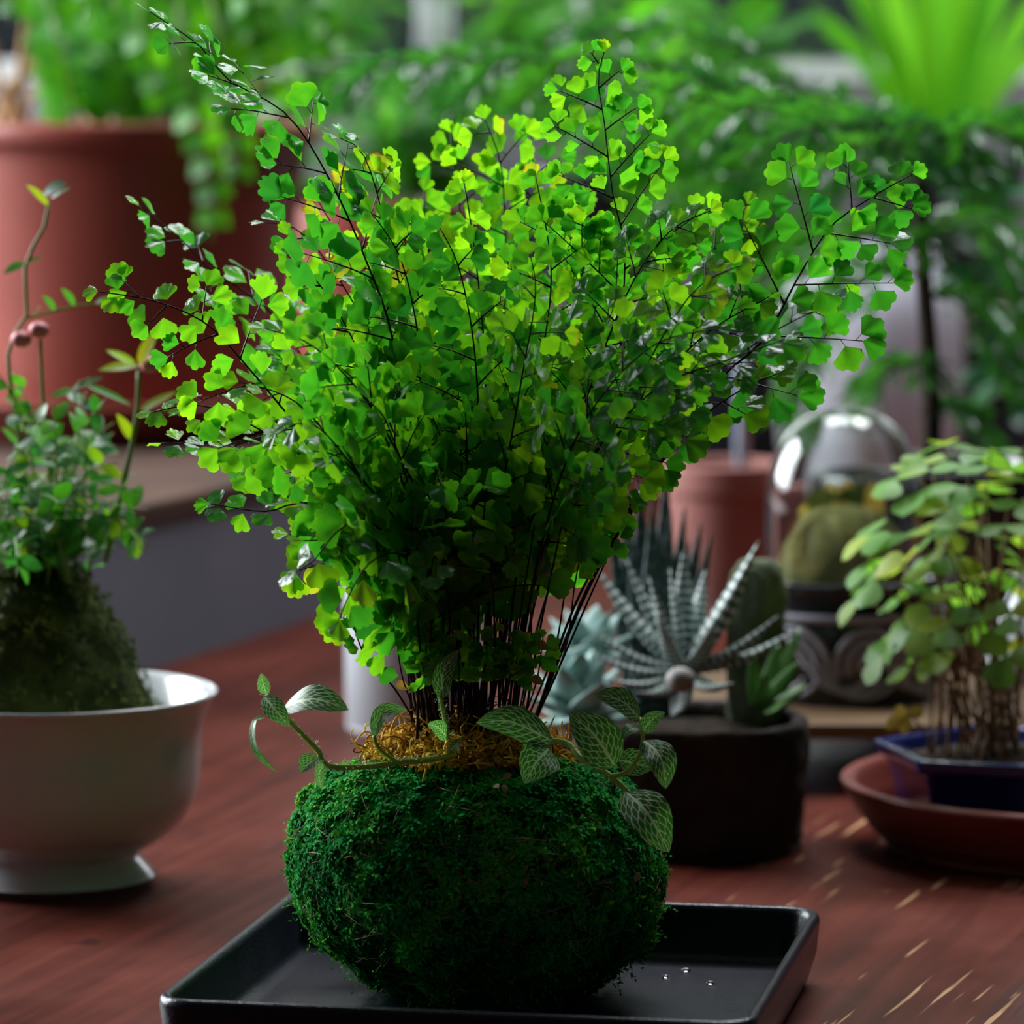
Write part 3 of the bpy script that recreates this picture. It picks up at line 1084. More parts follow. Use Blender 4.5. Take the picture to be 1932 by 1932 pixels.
F([(1090, 1130, .0), (1230, 900, .0), (1310, 800, .0), (1400, 735, .0), (1480, 700, .0)], 992, leafpx=42, s0=0.72, pin=70, nrm=V((0, -0.6, 0.8)), droop=0.1)
F([(1040, 1100, .03), (1180, 880, .04), (1330, 720, .04), (1470, 620, .04), (1600, 560, .04)], 970, leafpx=40, s0=0.52, pin=120, nrm=V((0, -0.6, 0.8)), droop=0.15)
F([(1020, 1080, .05), (1130, 780, .06), (1260, 560, .06), (1370, 450, .06), (1410, 385, .06)], 965, leafpx=38, s0=0.5, pin=150, nrm=V((0, -0.75, 0.65)), droop=0.1)
F([(1000, 1080, .0), (1090, 800, -.01), (1180, 560, -.01), (1260, 440, -.01), (1340, 398, -.01)], 960, leafpx=36, s0=0.5, pin=130, nrm=V((0, -0.7, 0.7)), droop=0.15)
F([(1000, 1120, -.02), (1090, 900, -.05), (1230, 740, -.06), (1370, 680, -.06), (1480, 640, -.06)], 960, leafpx=40, s0=0.45, pin=130, nrm=V((0, -0.45, 0.9)), droop=0.3)
F([(860, 1050, .06), (800, 760, .08), (790, 560, .09), (800, 420, .09), (800, 360, .09)], 870, leafpx=40, s0=0.5, pin=130, nrm=V((0, -0.7, 0.7)), droop=0.2)
F([(830, 1050, .02), (760, 760, .02), (660, 560, .03), (570, 440, .03), (500, 420, .03)], 860, leafpx=44, s0=0.5, pin=150, nrm=V((0.1, -0.6, 0.8)), droop=0.25)
F([(850, 1050, .01), (790, 700, .01), (740, 480, .02), (690, 300, .02), (640, 260, .02)], 870, leafpx=44, s0=0.5, pin=150, nrm=V((0.2, -0.4, 0.9)), droop=0.25)
# more fronds that fill the shoulders
for spec, b0_, tn, lp_ in (
        ([(1010, 1060, .02), (1130, 760, .03), (1230, 560, .03), (1300, 480, .03)], 960, .66, 38), ([(1030, 1060, .0), (1180, 800, .0), (1320, 640, .0), (1450, 560, .0)], 965, .62, 40),
        ([(1020, 1060, -.02), (1170, 780, -.04), (1300, 560, -.05), (1400, 500, -.05)], 960, .55, 38), ([(990, 1060, .04), (1080, 740, .05), (1130, 520, .06), (1060, 400, .06)], 940, .70, 38),
        ([(1010, 1080, -.03), (1090, 820, -.06), (1220, 660, -.07), (1350, 620, -.07)], 960, .45, 42), ([(950, 1050, .02), (1010, 740, .02), (1040, 520, .02), (1010, 330, .02)], 920, .62, 38),
        ([(820, 1060, .01), (720, 760, .0), (620, 560, .0), (540, 480, .0)], 850, .28, 42), ([(840, 1060, .03), (760, 740, .04), (680, 520, .04), (600, 380, .04)], 860, .30, 44),
        ([(830, 1060, -.02), (720, 800, -.05), (600, 660, -.06), (500, 620, -.06)], 840, .36, 44), ([(850, 1050, .0), (800, 700, .0), (760, 500, .0), (700, 400, .0)], 870, .28, 42),
        ([(790, 1080, -.01), (660, 880, -.03), (560, 760, -.04), (450, 720, -.04)], 830, .40, 44), ([(800, 1080, -.03), (680, 900, -.06), (590, 800, -.07), (520, 820, -.07)], 830, .42, 46),
        ([(900, 1050, .0), (900, 720, -.01), (870, 520, -.01), (830, 430, -.01)], 890, .40, 42), ([(930, 1050, -.02), (980, 740, -.04), (1010, 560, -.05), (1000, 480, -.05)], 910, .40, 42)):
    F(spec, b0_, leafpx=lp_, s0=0.46, pin=150, nrm=V((random.uniform(-.2, .2), -random.uniform(0.45, 0.85), random.uniform(0.5, 0.85))), droop=random.uniform(0.1, 0.35))
# the dense middle of the plant
for i in range(42):
    th = R(random.uniform(-44, 25))
    rmax = 560 + 330 * math.cos(th * 1.3) if th < 0 else 840
    Yd = random.uniform(-0.065, 0.085)
    front = max(0.0, -Yd / 0.085)
    rr = rmax * random.uniform(0.58, 1.0) * (1 - 0.30 * front * random.uniform(0.5, 1))
    tx, ty = 890 + math.sin(th) * rr, 1370 - math.cos(th) * rr
    if ty > 1110:
        continue
    arch = random.uniform(0.0, 0.12) + 0.10 * front
    m1 = (890 + math.sin(th) * rr * 0.40, 1370 - math.cos(th) * rr * 0.50 - arch * 120)
    m2 = (890 + math.sin(th) * rr * 0.75, 1370 - math.cos(th) * rr * 0.85 - arch * 260)
    sidex = math.sin(th)
    random.uniform(-1, 1)
    nr = V((0.15 * random.uniform(-1, 1), -random.uniform(0.35, 0.95), random.uniform(0.35, 0.9)))
    F([(m1[0], m1[1], Yd * 0.45), (m2[0], m2[1], Yd * 0.8), (tx, ty, Yd)], 890 + math.sin(th) * 120 + random.uniform(-28, 28),
      leafpx=random.uniform(38, 52) * (1.08 if Yd < -0.03 else 1.0), s0=random.uniform(0.42, 0.56), pin=random.uniform(110, 165), nrm=nr, droop=random.uniform(0.15, 0.55))
# low leafy sprays in front that close the bottom of the crown of leaves
for i in range(13):
    th = R(random.uniform(-40, 14))
    rr = random.uniform(270, 430)
    Yd = random.uniform(-0.07, 0.0)
    tx, ty = 885 + math.sin(th) * rr, 1370 - math.cos(th) * rr
    F([(885 + math.sin(th) * rr * 0.5, 1370 - math.cos(th) * rr * 0.65, Yd * 0.5), (885 + math.sin(th) * rr * 0.85, 1370 - math.cos(th) * rr * 1.05, Yd * 0.9), (tx, ty + 20, Yd * 1.1)],
      870 + math.sin(th) * 150, leafpx=random.uniform(40, 50), s0=0.52, pin=85, nrm=V((random.uniform(-.3, .3), -0.9, 0.5)), droop=0.5)
# outlying stems, bare or nearly so
for spec, b0_ in (([(745, 1300, -.01), (690, 1240, -.01), (665, 1172, -.01)], 800), ([(1062, 1240, .0), (1085, 1100, .0), (1105, 1000, .0)], 985), ([(1045, 1230, .01), (1072, 1090, .01), (1120, 950, .01)], 978),
                  ([(1050, 1270, -.01), (1120, 1110, -.01), (1195, 940, -.01)], 990), ([(770, 1240, .0), (735, 1150, .0), (700, 1080, .0)], 815)):
    F(spec, b0_, leafpx=26, s0=0.75, pin=30, r0=0.0005)
for i in range(16):
    x0 = random.uniform(740, 1040)
    F([(890 + (x0 - 890) * 0.9, 1290, -.02), (x0, random.uniform(1190, 1260), -.03)], 890 + (x0 - 890) * 0.6, leafpx=30, s0=0.7, pin=40, nrm=V((0, -.9, .4)), r0=0.0004, npin=3, droop=0.6)
# bare dark stems in the bundle
for i in range(24):
    x0 = random.uniform(800, 985)
    k = (x0 - 890) / 100
    Yd = random.uniform(-0.03, 0.03)
    P, _ = curve([crown(x0), px(x0 + k * 25 + random.uniform(-12, 12), 1230, Yd), px(890 + k * random.uniform(120, 190), 1050 + random.uniform(-60, 40), Yd * 2)], 14)
    smb = MB()
    tube(smb, P, 0.0005, 0.0003, 5)
    STEMS.append((smb, P[0]))

frond_objs = []
for smb, b0 in STEMS:
    frond_objs.append(build(smb, 'frond', stem_dark, kd, b0))
# the 300 leaflets that show largest are parts of their own, the rest one part
cell, scored = {}, []
for n_, (fi, m__, b0) in enumerate(LEAVES):
    c = sum((V(p) for p in m__.v), V()) / len(m__.v)
    x, y, f = proj(c)
    q = [proj(m__.v[i]) for i in (0, 1 + (len(m__.v) - 1) * 2 // 3, len(m__.v) - 1)]
    ar = abs((q[1][0] - q[0][0]) * (q[2][1] - q[0][1]) - (q[2][0] - q[0][0]) * (q[1][1] - q[0][1]))
    scored.append((n_, ar, f, (int(x // 30), int(y // 30))))
for s in sorted(scored, key=lambda s: s[2]):
    cell.setdefault(s[3], []).append(s)
cand = [s for c in cell.values() for s in c[:2]]
top = set(s[0] for s in sorted(cand, key=lambda s: -s[1])[:300])
rest = MB()
for n_, (fi, m__, b0) in enumerate(LEAVES):
    if n_ in top:
        build(m__, 'leaflet', fern_leaf, frond_objs[fi], b0)
    else:
        rest.add(m__.v, m__.f, list(m__.t))
stuff(build(rest, 'foliage', fern_leaf, kd), 'mass of small fan-shaped fern leaflets')
print('fern leaflets', len(LEAVES), 'fronds', len(STEMS))

# ------------------------------------------------------------------ white-veined trailing leaves
def vine(path, r0, r1, leaves, twigs=()):
    P, _ = curve([px(*p) for p in path], 28)
    mb = MB()
    tube(mb, P, r0, r1, 7)
    for tw_ in twigs:
        Q, _ = curve([px(*p) for p in tw_], 14)
        tube(mb, Q, r0 * 0.8, r1 * 0.8, 6)
    st = build(mb, 'fittonia_stem', stem_green, kd, P[0])
    mh = MB()
    for p in P[4:]:
        for _ in range(10):
            d1 = jit3(1).normalized()
            c = p + jit3(0.0006)
            tube(mh, [c + d1 * r1 * 0.7, c + d1 * (r1 + 0.0012)], 0.00009, 0.00004, 3)
    stuff(build(mh, 'stem_hair', hair_mat, st), 'fine pale hairs on the stem')
    for pts, wpx, nr, fold, tn in leaves:
        W = [px(*p) for p in pts]
        if len(W) == 2:
            d = W[1] - W[0]
            bulge = V(nr).normalized() * d.length * 0.10
            W = [W[0], W[0].lerp(W[1], 0.5) + bulge, W[1]]
        ml = MB()
        leaf(ml, W[0], W[-1] - W[0], V(nr), 1, wpx / 5440.0, 'ovate', 0, fold, tn, 14, 8, 0.03, pts=W)
        build(ml, 'fittonia_leaf', fit_mat, st, W[0])


FY = -0.052                          # the trailing stems lie on the near shoulder of the ball
Cn, Un = (0.0, -1.0, 0.35), (0.0, -0.5, 0.9)
vine([(866, 1422, -.030), (800, 1434, -.040), (748, 1438, -.046), (696, 1446, -.048), (618, 1445, -.048), (603, 1420, -.048), (574, 1389, -.048), (546, 1360, -.048), (520, 1332, -.048), (502, 1312, -.048)],
     0.0011, 0.0009,
     [([(533, 1338, -.048), (590, 1318, -.056), (657, 1340, -.062)], 66, (0.1, -0.75, 0.75), 0.10, 0.5),
      ([(498, 1314, -.049), (520, 1340, -.055), (546, 1371, -.058)], 40, Cn, 0.12, 0.6),
      ([(503, 1310, -.048), (497, 1292, -.049), (493, 1270, -.050)], 24, Cn, 0.25, 0.4),
      ([(500, 1354, -.050), (480, 1362, -.052), (482, 1412, -.056), (524, 1458, -.058)], 22, (-0.9, -0.6, 0.2), 0.20, 0.9),
      ([(604, 1432, -.049), (585, 1438, -.054), (568, 1458, -.058)], 40, (-0.3, -0.9, 0.4), 0.35, 0.4),
      ([(611, 1440, -.049), (602, 1462, -.053), (607, 1490, -.055)], 24, (0.5, -0.9, 0.1), 0.2, 0.5),
      ([(706, 1392, -.046), (716, 1352, -.046), (735, 1338, -.047), (768, 1340, -.048)], 30, (-0.3, -0.9, 0.5), 0.2, 0.3)],
     [[(748, 1438, -.046), (722, 1420, -.046), (709, 1402, -.046), (706, 1388, -.046)]])
vine([(846, 1424, -.034), (844, 1388, -.034), (834, 1332, -.034), (822, 1275, -.034)], 0.0009, 0.0006,
     [([(836, 1318, -.034), (836, 1268, -.038), (866, 1226, -.036)], 38, (0.35, -0.9, 0.3), 0.18, 0.1),
      ([(843, 1392, -.034), (826, 1372, -.040), (807, 1366, -.044)], 32, Cn, 0.15, 0.2),
      ([(846, 1418, -.034), (862, 1404, -.038), (872, 1392, -.040)], 22, Cn, 0.15, 0.3)])
vine([(1030, 1396, -.036), (1073, 1404, -.040), (1096, 1430, -.046), (1148, 1461, -.050), (1192, 1500, -.050)], 0.0011, 0.0009,
     [([(1043, 1399, -.040), (965, 1362, -.052), (899, 1364, -.056)], 74, (0.15, -0.85, 0.55), 0.08, 0.45),
      ([(1036, 1412, -.043), (1012, 1438, -.054), (990, 1478, -.056)], 80, (0.3, -0.85, 0.45), 0.12, 0.2),
      ([(1160, 1446, -.051), (1124, 1390, -.060), (1074, 1344, -.058)], 86, (0.0, -0.95, 0.35), 0.08, 0.6),
      ([(1207, 1358, -.048), (1172, 1322, -.054), (1121, 1310, -.056)], 54, (0.1, -0.8, 0.6), 0.14, 0.4),
      ([(1213, 1380, -.050), (1232, 1356, -.054), (1255, 1344, -.055)], 32, Cn, 0.18, 0.7),
      ([(1212, 1378, -.050), (1190, 1376, -.054), (1172, 1394, -.056)], 30, Un, 0.18, 0.8),
      ([(1166, 1434, -.046), (1196, 1440, -.044), (1232, 1450, -.044)], 54, (0.0, -0.9, 0.5), 0.1, 0.5),
      ([(1216, 1397, -.052), (1248, 1432, -.060), (1256, 1488, -.060)], 60, (0.35, -0.9, 0.25), 0.14, 0.45),
      ([(1180, 1493, -.052), (1226, 1540, -.062), (1262, 1608, -.060)], 86, (0.3, -0.9, 0.3), 0.10, 0.6)],
     [[(1150, 1464, -.050), (1180, 1458, -.052), (1205, 1428, -.052), (1213, 1391, -.050), (1206, 1354, -.048)]])
# withered leaf and curl among the stems
for (x, y, Yd) in ((745, 1290, -.02), (1010, 1215, -.03), (1000, 1280, -.03)):
    c = px(x, y, Yd)
    mb = MB()
    leaf(mb, c, V((1, 0, -0.2)), V((0, -1, 0.6)), 0.006, 0.0035, 'lance', 0.8, 0.4, 0.3, 5, 4, 0.2)
    build(mb, 'withered_leaf', dry_leaf, kd, c)

# ================================================================== LEFT: white bowl and its moss plant
bc = pxz(100, 1668, 0.0)
sL = ppm(bc.y)
mb = MB()
prof = smooth_prof([(0.00001, 0.004), (0.030, 0.004), (0.036, 0.0), (0.0415, 0.0005), (0.0405, 0.005), (0.0355, 0.011), (0.0345, 0.0135), (0.040, 0.0165), (0.051, 0.0245), (0.0578, 0.036),
                    (0.0600, 0.050), (0.0608, 0.063), (0.0640, 0.0735), (0.0668, 0.0775), (0.0660, 0.0790), (0.0630, 0.0765), (0.0580, 0.066), (0.0565, 0.050), (0.054, 0.036), (0.045, 0.024), (0.020, 0.018), (0.00001, 0.018)], 4)
lathe(mb, prof, bc, 96)
tag(build(mb, 'footed_bowl', white_glaze), 'glossy white footed bowl with flared rim holding the olive moss mound', 'bowl')

mp = empty('moss_mound_plant', bc + V((0, 0, 0.0195)))
tag(mp, 'olive moss mound with wiry stems, small green leaves and pink buds, in white bowl', 'plant')
MC = bc + V((-0.006, 0.0, 0))


def mound_surf(th, f, grow=0.0):
    """f 0 foot .. 1 top"""
    r = 0.061 * (1 - f) ** 0.50
    if f < 0.2:
        r *= 0.80 + f
    z = 0.0205 + 0.118 * f
    p = V((math.cos(th) * r, math.sin(th) * r, z))
    nrm = V((math.cos(th), math.sin(th), 0.35)).normalized()
    k = 0.005 * mnoise.fractal(p * 30, 0.7, 2.0, 3)
    q = MC + p + nrm * (k + grow)
    # keep the foot of the mound inside the bowl
    rr = math.hypot(q.x - bc.x, q.y - bc.y)
    lim = 0.042 if z < 0.03 else (0.050 if z < 0.05 else 0.054)
    if z < 0.08 and rr > lim:
        q = V((bc.x + (q.x - bc.x) * lim / rr, bc.y + (q.y - bc.y) * lim / rr, q.z))
    return q, nrm, p


mb = MB()
vs, fs = [], []
nu, nv = 60, 40
for i in range(nv + 1):
    for k in range(nu):
        vs.append(mound_surf(2 * math.pi * k / nu, min(i / nv, 0.999), -0.001)[0])
for i in range(nv):
    for k in range(nu):
        k2 = (k + 1) % nu
        fs.append((i * nu + k, i * nu + k2, (i + 1) * nu + k2, (i + 1) * nu + k))
mb.add(vs, fs)
mound = build(mb, 'moss_mound', olive_core, mp)
mbf = fuzz(9000, lambda: mound_surf(random.uniform(0, 6.283), random.random() ** 1.2), 0.0014, 0.0034, 0.0006,
           lambda q: 0.5 + 0.8 * mnoise.noise(q * 60))
stuff(build(mbf, 'moss_fuzz', brown_moss, mound), 'short olive green moss')

TOP = MC + V((0, 0, 0.132))


def leafy_stem(parent, pts, size, nleaf, mat, smat, r=0.0009, tint=(0.2, 0.7), start=0.2, shape='ovate', ratio=0.6, name='stem', pair=True, nrm=None):
    P, tot = curve(pts, 16)
    mb = MB()
    tube(mb, P, r, r * 0.5, 5)
    st = build(mb, name, smat, parent, P[0])
    for i in range(nleaf):
        s = start + (1 - start) * (i + random.random() * 0.6) / nleaf
        s = min(s, 0.999)
        k = min(int(s * 16), 15)
        q = P[k].lerp(P[k + 1], s * 16 - k)
        tg = (P[k + 1] - P[k]).normalized()
        sd = tg.orthogonal().normalized()
        sd.rotate(__import__('mathutils').Quaternion(tg, random.uniform(0, 6.283)))
        for sg in ((1, -1) if pair else (1,)):
            d = (sd * sg + tg * 0.35 + V((0, 0, 0.1))).normalized()
            ml = MB()
            leaf(ml, q, d, (nrm or V((0, -0.35, 0.9))) + jit3(0.3), size * random.uniform(0.7, 1.2), size * ratio * random.uniform(0.8, 1.1), shape, random.uniform(0.1, 0.7), 0.15,
                 random.uniform(*tint), 5, 2)
            build(ml, 'leaf', mat, st, q)
    return st, P


BY = bc.y
for i in range(44):
    tx, ty = random.uniform(-20, 290), random.uniform(690, 1100)
    Yd = BY + random.uniform(-0.06, 0.05)
    b0 = TOP + V((random.uniform(-0.022, 0.022), random.uniform(-0.02, 0.02), -random.uniform(0.004, 0.02)))
    e = px(tx, ty, Yd)
    mdl = b0.lerp(e, 0.5) + V((0, 0, 0.018))
    leafy_stem(mp, [b0, mdl, e], 0.0105, 5, dark_leaf, stem_plain, 0.0006, (0.1, 0.8))


def traced(parent, path, r, Yd, name='stem', smat=None):
    P, _ = curve([px(x, y, Yd) for x, y in path], 16)
    mb = MB()
    tube(mb, P, r, r * 0.7, 6)
    return build(mb, name, smat or stem_plain, parent, P[0])


def traced_leaf(st, a_, b_, wpx, Yd, mat, tn, shape='ovate', nr=(0, -0.6, 0.8)):
    A, B = px(a_[0], a_[1], Yd), px(b_[0], b_[1], Yd - 0.004)
    ml = MB()
    leaf(ml, A, B - A, V(nr), (B - A).length, wpx / ppm(Yd), shape, 0.25, 0.15, tn, 6, 4)
    build(ml, 'leaf', mat, st, A)


s1 = traced(mp, [(70, 1060), (35, 820), (15, 660), (50, 600), (48, 500), (85, 425), (92, 385)], 0.0011, BY)
traced_leaf(s1, (92, 388), (55, 345), 20, BY, dark_leaf, 0.9)
traced_leaf(s1, (80, 368), (120, 340), 34, BY, dark_leaf, 0.1, 'round')
traced_leaf(s1, (95, 375), (130, 348), 14, BY, dark_leaf, 0.3)
traced_leaf(s1, (48, 495), (5, 512), 24, BY, dark_leaf, 0.5)
traced_leaf(s1, (48, 495), (78, 482), 14, BY, dark_leaf, 0.7)
s2 = traced(mp, [(52, 600), (90, 590), (140, 578), (185, 572)], 0.0006, BY)
for a_, b_ in (((105, 586), (84, 556)), ((142, 577), (120, 542)), ((180, 572), (210, 560)), ((66, 596), (72, 576))):
    traced_leaf(s2, a_, b_, 20, BY, dark_leaf, 0.45)
s3 = traced(mp, [(110, 1050), (85, 800), (78, 700), (76, 640)], 0.0011, BY - 0.01)
s4 = traced(mp, [(200, 1060), (240, 880), (258, 780), (262, 700)], 0.0014, BY - 0.01)
traced_leaf(s4, (262, 690), (185, 690), 26, BY - 0.01, dark_leaf, 0.95)
traced_leaf(s4, (262, 690), (290, 620), 30, BY - 0.01, dark_leaf, 0.98)
traced_leaf(s4, (258, 780), (330, 730), 22, BY - 0.01, dark_leaf, 0.95)
traced_leaf(s4, (258, 690), (205, 655), 22, BY - 0.01, dark_leaf, 0.8)
traced_leaf(s4, (250, 830), (225, 780), 24, BY - 0.01, dark_leaf, 0.85)
s5 = traced(mp, [(150, 1050), (160, 860), (140, 740), (170, 715)], 0.0008, BY)
traced_leaf(s5, (135, 735), (190, 705), 18, BY, dark_leaf, 0.3)
traced_leaf(s5, (160, 725), (250, 755), 16, BY, dark_leaf, 0.3)
traced_leaf(s5, (140, 735), (95, 745), 22, BY, dark_leaf, 0.5)
for st, (x, y) in ((s3, (74, 622)), (s4, (284, 688)), (s1, (40, 640))):
    mb = MB()
    c = px(x, y, BY - 0.008)
    ball(mb, c, 0.0042, 12, 8, 0.8)
    build(mb, 'bud', pink_bud, st, c)

# ------------------------------------------------------------------ low grey bench with the big terracotta pot
A_, B_ = pxz(360, 1240, 0), pxz(640, 1150, 0)
bd = (B_ - A_).normalized()
bn_ = V((-bd.y, bd.x, 0))
P0 = A_ - bd * 0.36
bench = empty('low_bench', P0)
tag(bench, 'low grey painted bench with dark brown top carrying the big terracotta pot', 'bench')
fr_ = (P0, bd, bn_)
BZ = 0.093
mb = MB()
box(mb, (0, 0, 0.0), (1.18, 0.02, BZ - 0.012), fr_)
box(mb, (0, 0.02, 0.0), (0.02, 0.56, BZ - 0.012), fr_)
box(mb, (1.16, 0.02, 0.0), (1.18, 0.56, BZ - 0.012), fr_)
build(mb, 'side_board', grey_paint, bench, smooth=False)
mb = MB()
box(mb, (-0.005, -0.003, BZ - 0.012), (1.185, 0.57, BZ), fr_)
bevel(build(mb, 'top_board', dark_wood, bench, smooth=False), 0.002)

PY = 1.35
sc_ = ppm(PY)
PX_ = (240 - 966) / sc_
pc = V((PX_, PY, BZ))
mb = MB()
lathe(mb, smooth_prof([(0.00001, 0.0), (0.110, 0.0), (0.128, 0.004), (0.148, 0.024), (0.151, 0.0265), (0.148, 0.028), (0.140, 0.024), (0.122, 0.008), (0.00001, 0.007)], 4), pc, 72)
tag(build(mb, 'plant_saucer', terracotta), 'wide terracotta saucer under the big pot on the grey bench', 'saucer')
big = empty('potted_fern', pc + V((0, 0, 0.0085)))
tag(big, 'big terracotta pot with brown stalks and green fern fronds hanging over its rim', 'potted plant')
pz = BZ + 0.0085
mb = MB()
hh = 0.296 - pz
lathe(mb, smooth_prof([(0.00001, 0.002), (0.090, 0.0), (0.097, 0.004), (0.101, 0.03), (0.108, hh * 0.45), (0.116, hh * 0.80), (0.1195, hh * 0.925), (0.1260, hh * 0.932), (0.1282, hh * 0.945), (0.1282, hh * 0.985), (0.126, hh),
                      (0.118, hh), (0.114, hh * 0.96), (0.108, hh * 0.80), (0.00001, hh * 0.79)], 4), V((PX_, PY, pz)), 80)
build(mb, 'pot', terracotta, big)
mb = MB()
lathe(mb, [(0.107, hh * 0.86), (0.08, hh * 0.885), (0.04, hh * 0.90), (0.00001, hh * 0.905)], V((PX_, PY, pz)), 40, 0.003, 90)
build(mb, 'soil', soil, big)
for i in range(30):
    x0 = PX_ + random.uniform(-0.085, 0.085)
    y0 = PY + random.uniform(-0.06, 0.06)
    z0 = pz + hh * 0.88
    ln = random.uniform(0.04, 0.10)
    P, _ = curve([V((x0, y0, z0)), V((x0 + random.gauss(0, 0.008), y0, z0 + ln * 0.5)), V((x0 + random.gauss(0, 0.02), y0 + random.gauss(0, 0.02), z0 + ln))], 8)
    mb = MB()
    tube(mb, P, random.uniform(0.002, 0.0045), 0.0015, 6)
    build(mb, 'stalk', stalk_brown, big, P[0])


def big_frond(parent, pts, plen, pw, mat, smat, n, tint, droop=0.5, name='frond', s0=0.12):
    P, tot = curve(pts, 24)
    mb = MB()
    tube(mb, P, 0.0018, 0.0007, 5)
    st = build(mb, name, smat, parent, P[0])
    for i in range(n):
        s = s0 + (1 - s0) * i / n
        k = min(int(s * 24), 23)
        q = P[k].lerp(P[k + 1], s * 24 - k)
        tg = (P[k + 1] - P[k]).normalized()
        nn = V((0, -0.9, 0.4))
        sd = tg.cross(nn).normalized()
        f = (s - s0) / (1 - s0)
        ln = plen * min(1.0, 0.5 + 2 * f) * max(1 - f, 0.03) ** 0.65 * 1.15 * random.uniform(0.85, 1.15)
        pwf = pw * (1 - 0.5 * f)
        for sg in (-1, 1):
            ml = MB()
            leaf(ml, q, sd * sg + tg * 0.5 + V((0, 0, -droop * 0.3)), nn + jit3(0.25), max(ln, pwf), pwf, 'lance', random.uniform(0.2, 0.7), 0.1, random.uniform(*tint), 6, 2)
            build(ml, 'pinna', mat, st, q)
    return st


CZ = pz + hh * 0.9
for spec, plen in (([(330, -40), (345, 120), (385, 280), (402, 380), (396, 452)], 0.034), ([(270, -60), (262, 40), (285, 130), (320, 215)], 0.030),
                   ([(380, -60), (410, 60), (440, 180), (450, 300), (440, 360)], 0.032), ([(220, -120), (215, 0), (240, 60)], 0.022),
                   ([(430, -120), (480, 0), (520, 110), (560, 190)], 0.034), ([(470, -160), (560, -60), (610, 40), (640, 130)], 0.034),
                   ([(60, -140), (30, -40), (22, 40)], 0.02), ([(400, -140), (450, -50), (470, 40), (500, 130)], 0.034)):
    x0 = (spec[0][0] - 966) / sc_
    base = V((PX_ + (x0 - PX_) * 0.35, PY - 0.03, CZ))
    Yf = PY - 0.145
    pts = [base, base.lerp(px(spec[0][0], spec[0][1], PY - 0.08), 0.7)] + [px(x, y, Yf if k else PY - 0.10) for k, (x, y) in enumerate(spec)]
    big_frond(big, pts, plen, 0.027, frond_leaf, stem_plain, 17, (0.1, 1.0))

# ------------------------------------------------------------------ white cylinder pot behind the fern
mb = MB()
wc = V(((781 - 966) / ppm(0.66), 0.665, 0))
lathe(mb, smooth_prof([(0.00001, 0.0), (0.031, 0.0), (0.0345, 0.003), (0.0350, 0.05), (0.0352, 0.100), (0.0345, 0.102), (0.0325, 0.101), (0.032, 0.05), (0.031, 0.006), (0.00001, 0.005)], 4), wc, 56)
tag(build(mb, 'cylinder_pot', white_matte), 'plain white cylindrical ceramic pot standing behind the fern stems', 'pot')

# ================================================================== RIGHT: stone pot with succulents
sp = V(((1293 - 966) / ppm(0.325), 0.327, 0.0))
suc = empty('succulent_pot', sp)
tag(suc, 'rough dark stone pot planted with zebra-striped, warty and pale succulents', 'potted plant')
mb = MB()
lathe(mb, smooth_prof([(0.00001, 0.0005), (0.045, 0.0005), (0.049, 0.003), (0.0505, 0.015), (0.052, 0.035), (0.0525, 0.050), (0.0515, 0.0545), (0.0475, 0.0545), (0.0455, 0.050), (0.044, 0.04), (0.00001, 0.038)], 4),
      sp, 72, 0.0022, 60)
build(mb, 'pot', stone_mat, suc)
mb = MB()
lathe(mb, [(0.0452, 0.046), (0.03, 0.050), (0.015, 0.052), (0.00001, 0.052)], sp, 40, 0.002, 60)
build(mb, 'soil', soil, suc)


def fat_leaf(parent, name, mat, pts, wid, flat, tn=0.5, up=None, sides=12, n=14, tip=0.9):
    P, _ = curve(pts, n)
    mb = MB()
    wf = lambda f: wid * (0.72 + 0.5 * math.sin(math.pi * min(f * 1.1, 1)) * 0.6) * max(1 - f ** 2.2, 0.0) ** tip + 0.0003
    tube(mb, P, wid, wf, sides, tn, flat, up)
    return build(mb, name, mat, parent, P[0])


HY = 0.300
hb = px(1292, 1262, HY)
tips = [((1118, 1062), .02, 40), ((1180, 1052), .01, 38), ((1224, 1088), -.01, 34), ((1264, 1070), .0, 34), ((1289, 1040), .015, 40), ((1330, 1075), .02, 36),
        ((1432, 1020), .0, 78), ((1470, 1160), -.005, 40), ((1502, 1188), .0, 38), ((1115, 1188), -.005, 38), ((1116, 1232), -.012, 38), ((1140, 1280), -.02, 34),
        ((1200, 1306), -.032, 36), ((1268, 1352), -.036, 38), ((1386, 1288), -.034, 40), ((1160, 1120), .015, 36), ((1380, 1110), .02, 40), ((1240, 1160), -.02, 34), ((1350, 1170), -.02, 40)]
for (tx, ty), dy, wpx in tips:
    e = px(tx, ty, HY + dy)
    b0 = hb + (e - hb) * 0.10 + V((0, dy * 0.2, -0.002))
    mid_ = b0.lerp(e, 0.5) + V((0, -0.002, -0.003)) + (e - hb).normalized() * 0.0
    up_ = (V((hb.x, hb.y, hb.z + 0.06)) - e).normalized()
    fat_leaf(suc, 'zebra_leaf', zebra_leaf, [b0, mid_, e], wpx / ppm(HY) / 2 * 1.15, 0.48, up=up_)
AY = 0.362
ab = px(1235, 1130, AY)
ab = V((ab.x, AY, 0.052))
